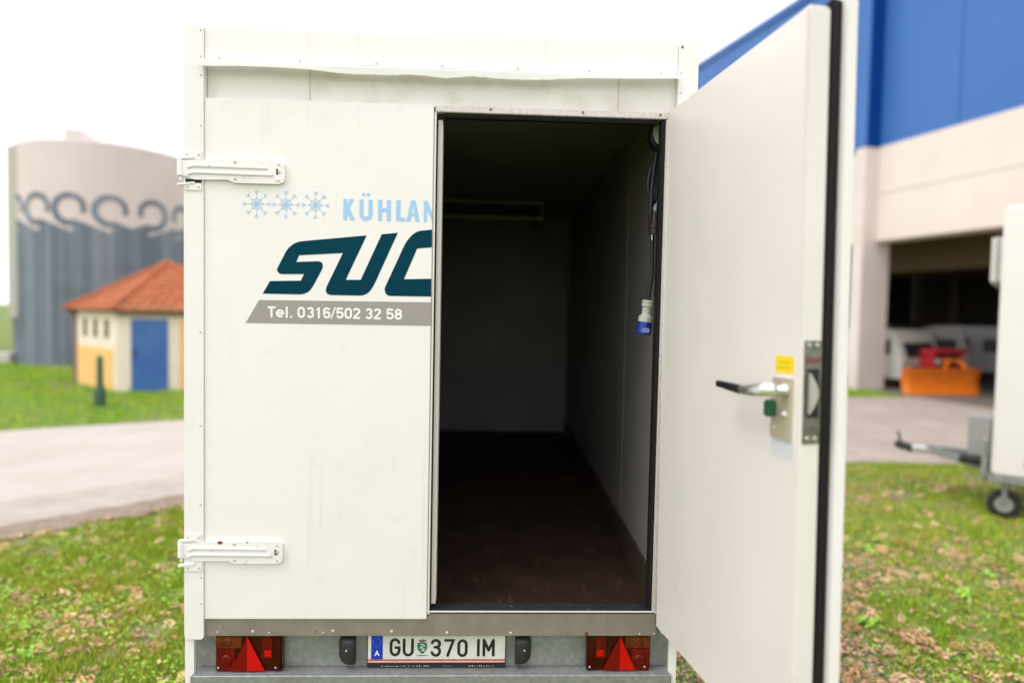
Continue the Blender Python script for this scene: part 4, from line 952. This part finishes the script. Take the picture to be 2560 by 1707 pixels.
x = np.concatenate([x1, x2]); y = np.concatenate([y1, y2])
dist = np.hypot(x, y+2.6)
keep = inview(x, y) & south(x, y) & ~under(x, y) & (rng.random(len(x)) < (1-.93*bare(x, y))*np.clip(4.6/dist, .25, 1)*np.clip(2.6*vnoise(x, y, 7, 21)-.55, .12, 1))
x, y = x[keep], y[keep]; print('grass', len(x))
blades('grass', x, y, .015, .060, .0035, .0075, grs)
x1, y1 = scatter(60000, -24, -3, 7, 26); k_ = inview(x1, y1) & (y1 > np.interp(x1, [-45, -7.57, -5.25, 0, 5], [-12, 8.41, 9.70, 12, 13.9])+.03) & ~((x1 > -10.8) & (x1 < -5.4) & (y1 > 14.4) & (y1 < 18.3)) & (np.hypot(x1-SCX, y1-SCY) > SR+.1)
blades('far_grass', x1[k_], y1[k_], .05, .11, .012, .03, mat('far_lawn', (.22, .47, .022), .6, spec=.2, island=[(.7, .85, .6), (1, 1, .8), (1.3, 1.15, 1.0)], col2=(.40, .52, .06), scale=.8))
x1, y1 = scatter(9000, 8.6, 12.0, 14.2, 17.0); k_ = (y1 > np.interp(x1, [5, 9.2, 14], [13.9, 14.6, 15.1])+.05) & (((x1-11.05)*HN.x+(y1-16.75)*HN.y) > .5)
blades('verge_grass', x1[k_], y1[k_], .04, .10, .012, .03, bpy.data.materials['far_lawn'])
# low broad-leaved weeds
def weeds(name, x, y, s0, s1, m, zmax=.04, tilt_=.5):
    n = len(x); s = rng.uniform(s0, s1, n); a = rng.uniform(0, 2*PI, n); z = rng.uniform(.006, zmax, n); ti = rng.uniform(-tilt_, tilt_, n); tj = rng.uniform(-tilt_, tilt_, n)
    out_ = []
    for (u, v) in ((-1, 0), (-.35, .55), (.5, .5), (1, 0), (.5, -.5), (-.35, -.55)):
        px = (u*np.cos(a)-v*np.sin(a))*s; py = (u*np.sin(a)+v*np.cos(a))*s; out_.append(np.stack([x+px, y+py, np.maximum(.004, z+u*s*ti+v*s*tj)], 1))
    V = np.stack(out_, 1).reshape(-1, 3); return tag(npmesh(name, V, np.arange(n*6), 6, m), kind='stuff')
wdm = mat('weed_leaf', (.32, .52, .07), .5, spec=.3, island=[(.5, .7, .6), (1, 1, 1), (1.35, 1.2, 1.1), (.8, .9, .6)])
x1, y1 = scatter(60000, -5, -1, -.6, 5.2); x2, y2 = scatter(70000, .5, 8, -.9, 6.5); x = np.concatenate([x1, x2]); y = np.concatenate([y1, y2]); dist = np.hypot(x, y+2.6)
dens = np.clip((vnoise(x, y, 2.3, 31)-.35)*1.6, .05, .8)*np.clip(4.2/dist, .15, 1)*(1-.75*bare(x, y))
k_ = inview(x, y) & south(x, y) & ~under(x, y) & (rng.random(len(x)) < dens); weeds('low_weeds', x[k_], y[k_], .006, .015, wdm)
# dandelion-like tufts, tellable apart near the open door
tm = mat('weed_tuft_leaf', (.26, .50, .04), .5, island=[(.7, .8, .7), (1, 1, 1), (1.3, 1.2, 1)])
for i, (tx, ty, sc_) in enumerate(((1.30, .95, 1.0), (2.62, 1.75, 1.3), (3.1, .55, 1.1), (2.05, .45, .9), (3.6, 2.2, 1.2), (2.2, 2.6, 1.0), (1.05, .25, 1.1), (-1.45, 1.3, 1.0), (-2.1, .9, 1.1)) + tuple((rnd.uniform(1.2, 4.6), rnd.uniform(.3, 3.6), rnd.uniform(.6, 1.2)) for _ in range(22)) + tuple((rnd.uniform(-3.2, -1.2), rnd.uniform(.2, 3.2), rnd.uniform(.5, .9)) for _ in range(10))):
    bm = bmesh.new()
    for k in range(13):
        a = rnd.uniform(0, 2*PI); L = rnd.uniform(.05, .10)*sc_; w_ = rnd.uniform(.008, .014)*sc_; h = rnd.uniform(.02, .06)*sc_
        d = Vector((math.cos(a), math.sin(a), 0)); nn = Vector((-d.y, d.x, 0))
        P0 = Vector((0, 0, .005)); P1 = d*L*.5+Vector((0, 0, h)); P2 = d*L+Vector((0, 0, h*.6))
        v = [bm.verts.new(P0), bm.verts.new(P1+nn*w_), bm.verts.new(P2), bm.verts.new(P1-nn*w_)]; bm.faces.new(v)
    o = finish(bm, 'weed_tuft', tm, ground); o.location = (tx, ty, 0)
# fallen oak leaves
lcol = mat('fallen_leaf', (.68, .45, .28), .7, col2=(.46, .26, .15), scale=14, objrand=[(.30, .22, .18), (.8, .72, .65), (1.1, 1.05, 1.0), (.75, .48, .35), (1.2, 1.2, 1.2), (.55, .42, .34), (1.05, .8, .6), (1.25, 1.3, 1.35)])
lisl = mat('fallen_leaf_bits', (.66, .44, .27), .7, island=[(.25, .19, .15), (.75, .68, .6), (1.1, 1.05, 1.0), (.7, .46, .34), (1.2, 1.2, 1.2), (.5, .38, .30), (1.0, .8, .6)])
def oak_outline(r_):
    L = []
    for k in range(22):
        a = 2*PI*k/22; x = math.cos(a); rad = .36*(abs(math.sin(a))**.8)*(1.15 if k % 3 else .62)*(1.15 if x > 0 else .85); L.append((x*.5, math.copysign(rad, math.sin(a))*r_.uniform(.85, 1.1)))
    return L
lm = []
for k in range(6):
    O = oak_outline(rnd); bm = bmesh.new(); cu1, cu2 = rnd.uniform(-1.2, 1.6), rnd.uniform(-.6, 1.4)
    f = lambda x, y: .30*cu1*y*y*2+.22*cu2*x*x*2+.03*math.sin(9*x)
    v = [bm.verts.new((x, y, f(x, y)+rnd.uniform(-.02, .02))) for x, y in O]; c = [bm.verts.new((x, 0, f(x, 0)-.03)) for x in (-.4, -.15, .1, .35)]
    # spine fan
    for i in range(22):
        a, b = v[i], v[(i+1) % 22]; mxx = (a.co.x+b.co.x)/2; cc = min(c, key=lambda q: abs(q.co.x-mxx)); bm.faces.new((a, b, cc))
    for i in range(3):
        pass
    me = bpy.data.meshes.new('fallen_leaf'); bm.to_mesh(me); bm.free(); me.materials.append(lcol); lm.append(me)
cand = []
for _ in range(13000):
    if rnd.random() < .42: x, y = rnd.uniform(-4.6, -1.1), rnd.uniform(.0, 4.6)
    else: x, y = rnd.uniform(1.0, 6.5), rnd.uniform(-.3, 5.5)
    X_, Y_ = np.array([x]), np.array([y])
    if not inview(X_, Y_, .0)[0] or not south(X_, Y_)[0] or under(X_, Y_)[0]: continue
    dns = (.62 if x > 0 else .45)*float(vnoise(X_, Y_, 1.7, 55)[0])**1.5*1.6+.9*float(bare(X_, Y_)[0])*(1 if x > 0 else .4)+(.75 if x > 0 and y < 1.8 and x < 3.2 else 0)
    if rnd.random() < dns*.8: cand.append((x, y))
cand = cand[:2700]; cand.sort(key=lambda q: math.hypot(q[0], q[1]+2.6))
sel = cand[:1000]; rnd.shuffle(sel); ind = sel[:300]; rest = sel[300:]+cand[1000:]
for x, y in ind:
    o = bpy.data.objects.new('fallen_leaf', rnd.choice(lm)); COL.objects.link(o); o.parent = ground
    s = rnd.uniform(.06, .125); o.location = (x, y, rnd.uniform(.018, .04)); o.scale = (s, s, s); o.rotation_euler = (rnd.uniform(-.45, .45), rnd.uniform(-.45, .45), rnd.uniform(0, 2*PI))
arrs = []; 
for me in lm:
    a = np.empty(len(me.vertices)*3); me.vertices.foreach_get('co', a); fi = np.empty(len(me.loops), int); me.loops.foreach_get('vertex_index', fi); arrs.append((a.reshape(-1, 3), fi))
VV, FF, off = [], [], 0
for x, y in rest:
    a, fi = arrs[rnd.randrange(6)]; s = rnd.choice([rnd.uniform(.025, .05), rnd.uniform(.05, .11)]); R_ = Matrix.Rotation(rnd.uniform(0, 6.28), 3, 'Z') @ Matrix.Rotation(rnd.uniform(-.5, .5), 3, 'X') @ Matrix.Rotation(rnd.uniform(-.5, .5), 3, 'Y')
    q = (a*s) @ np.array(R_).T+np.array([x, y, rnd.uniform(.012, .035)]); VV.append(q); FF.append(fi+off); off += len(q)
tag(npmesh('leaf_litter', np.concatenate(VV), np.concatenate(FF), 3, lisl), kind='stuff')
x1, y1 = scatter(30000, -5, -1, -.4, 5.2); x2, y2 = scatter(60000, .5, 8, -.9, 6.5); x = np.concatenate([x1, x2]); y = np.concatenate([y1, y2]); dist = np.hypot(x, y+2.6)
k_ = inview(x, y) & south(x, y) & ~under(x, y) & (rng.random(len(x)) < np.where(x < 0, .05, .12)*2*vnoise(x, y, 2.5, 77)+.5*bare(x, y)*np.where(x < 0, .6, 1.)); weeds('leaf_fragments', x[k_], y[k_], .006, .020, lisl, .035, .5)
# gravel in the bare patch
x1, y1 = scatter(60000, .5, 4.2, -.9, 3.0); b_ = bare(x1, y1); k_ = inview(x1, y1) & ~under(x1, y1) & (rng.random(len(x1)) < np.clip(b_-.35, 0, 1)*.8); x1, y1 = x1[k_], y1[k_]; n = len(x1)
s = rng.uniform(.003, .011, n)**1.0; octv = np.array([(1, 0, 0), (0, 1, 0), (-1, 0, 0), (0, -1, 0), (0, 0, 1.0)]); a = rng.uniform(0, 2*PI, n)
V = octv[None]*s[:, None, None]*rng.uniform(.6, 1.2, (n, 5, 1)); Vx = V[:, :, 0]*np.cos(a)[:, None]-V[:, :, 1]*np.sin(a)[:, None]+x1[:, None]; Vy = V[:, :, 0]*np.sin(a)[:, None]+V[:, :, 1]*np.cos(a)[:, None]+y1[:, None]
V = np.stack([Vx, Vy, V[:, :, 2]*.8+.003], 2).reshape(-1, 3); Fi = (np.arange(n)[:, None]*5+np.array([0, 1, 4, 1, 2, 4, 2, 3, 4, 3, 0, 4])[None]).ravel()
tag(npmesh('gravel', V, Fi, 3, mat('gravel_stone', (.36, .33, .31), .8, island=[(.35, .33, .33), (.8, .8, .8), (1.2, 1.15, 1.1), (1.8, 1.8, 1.8)])), kind='stuff')
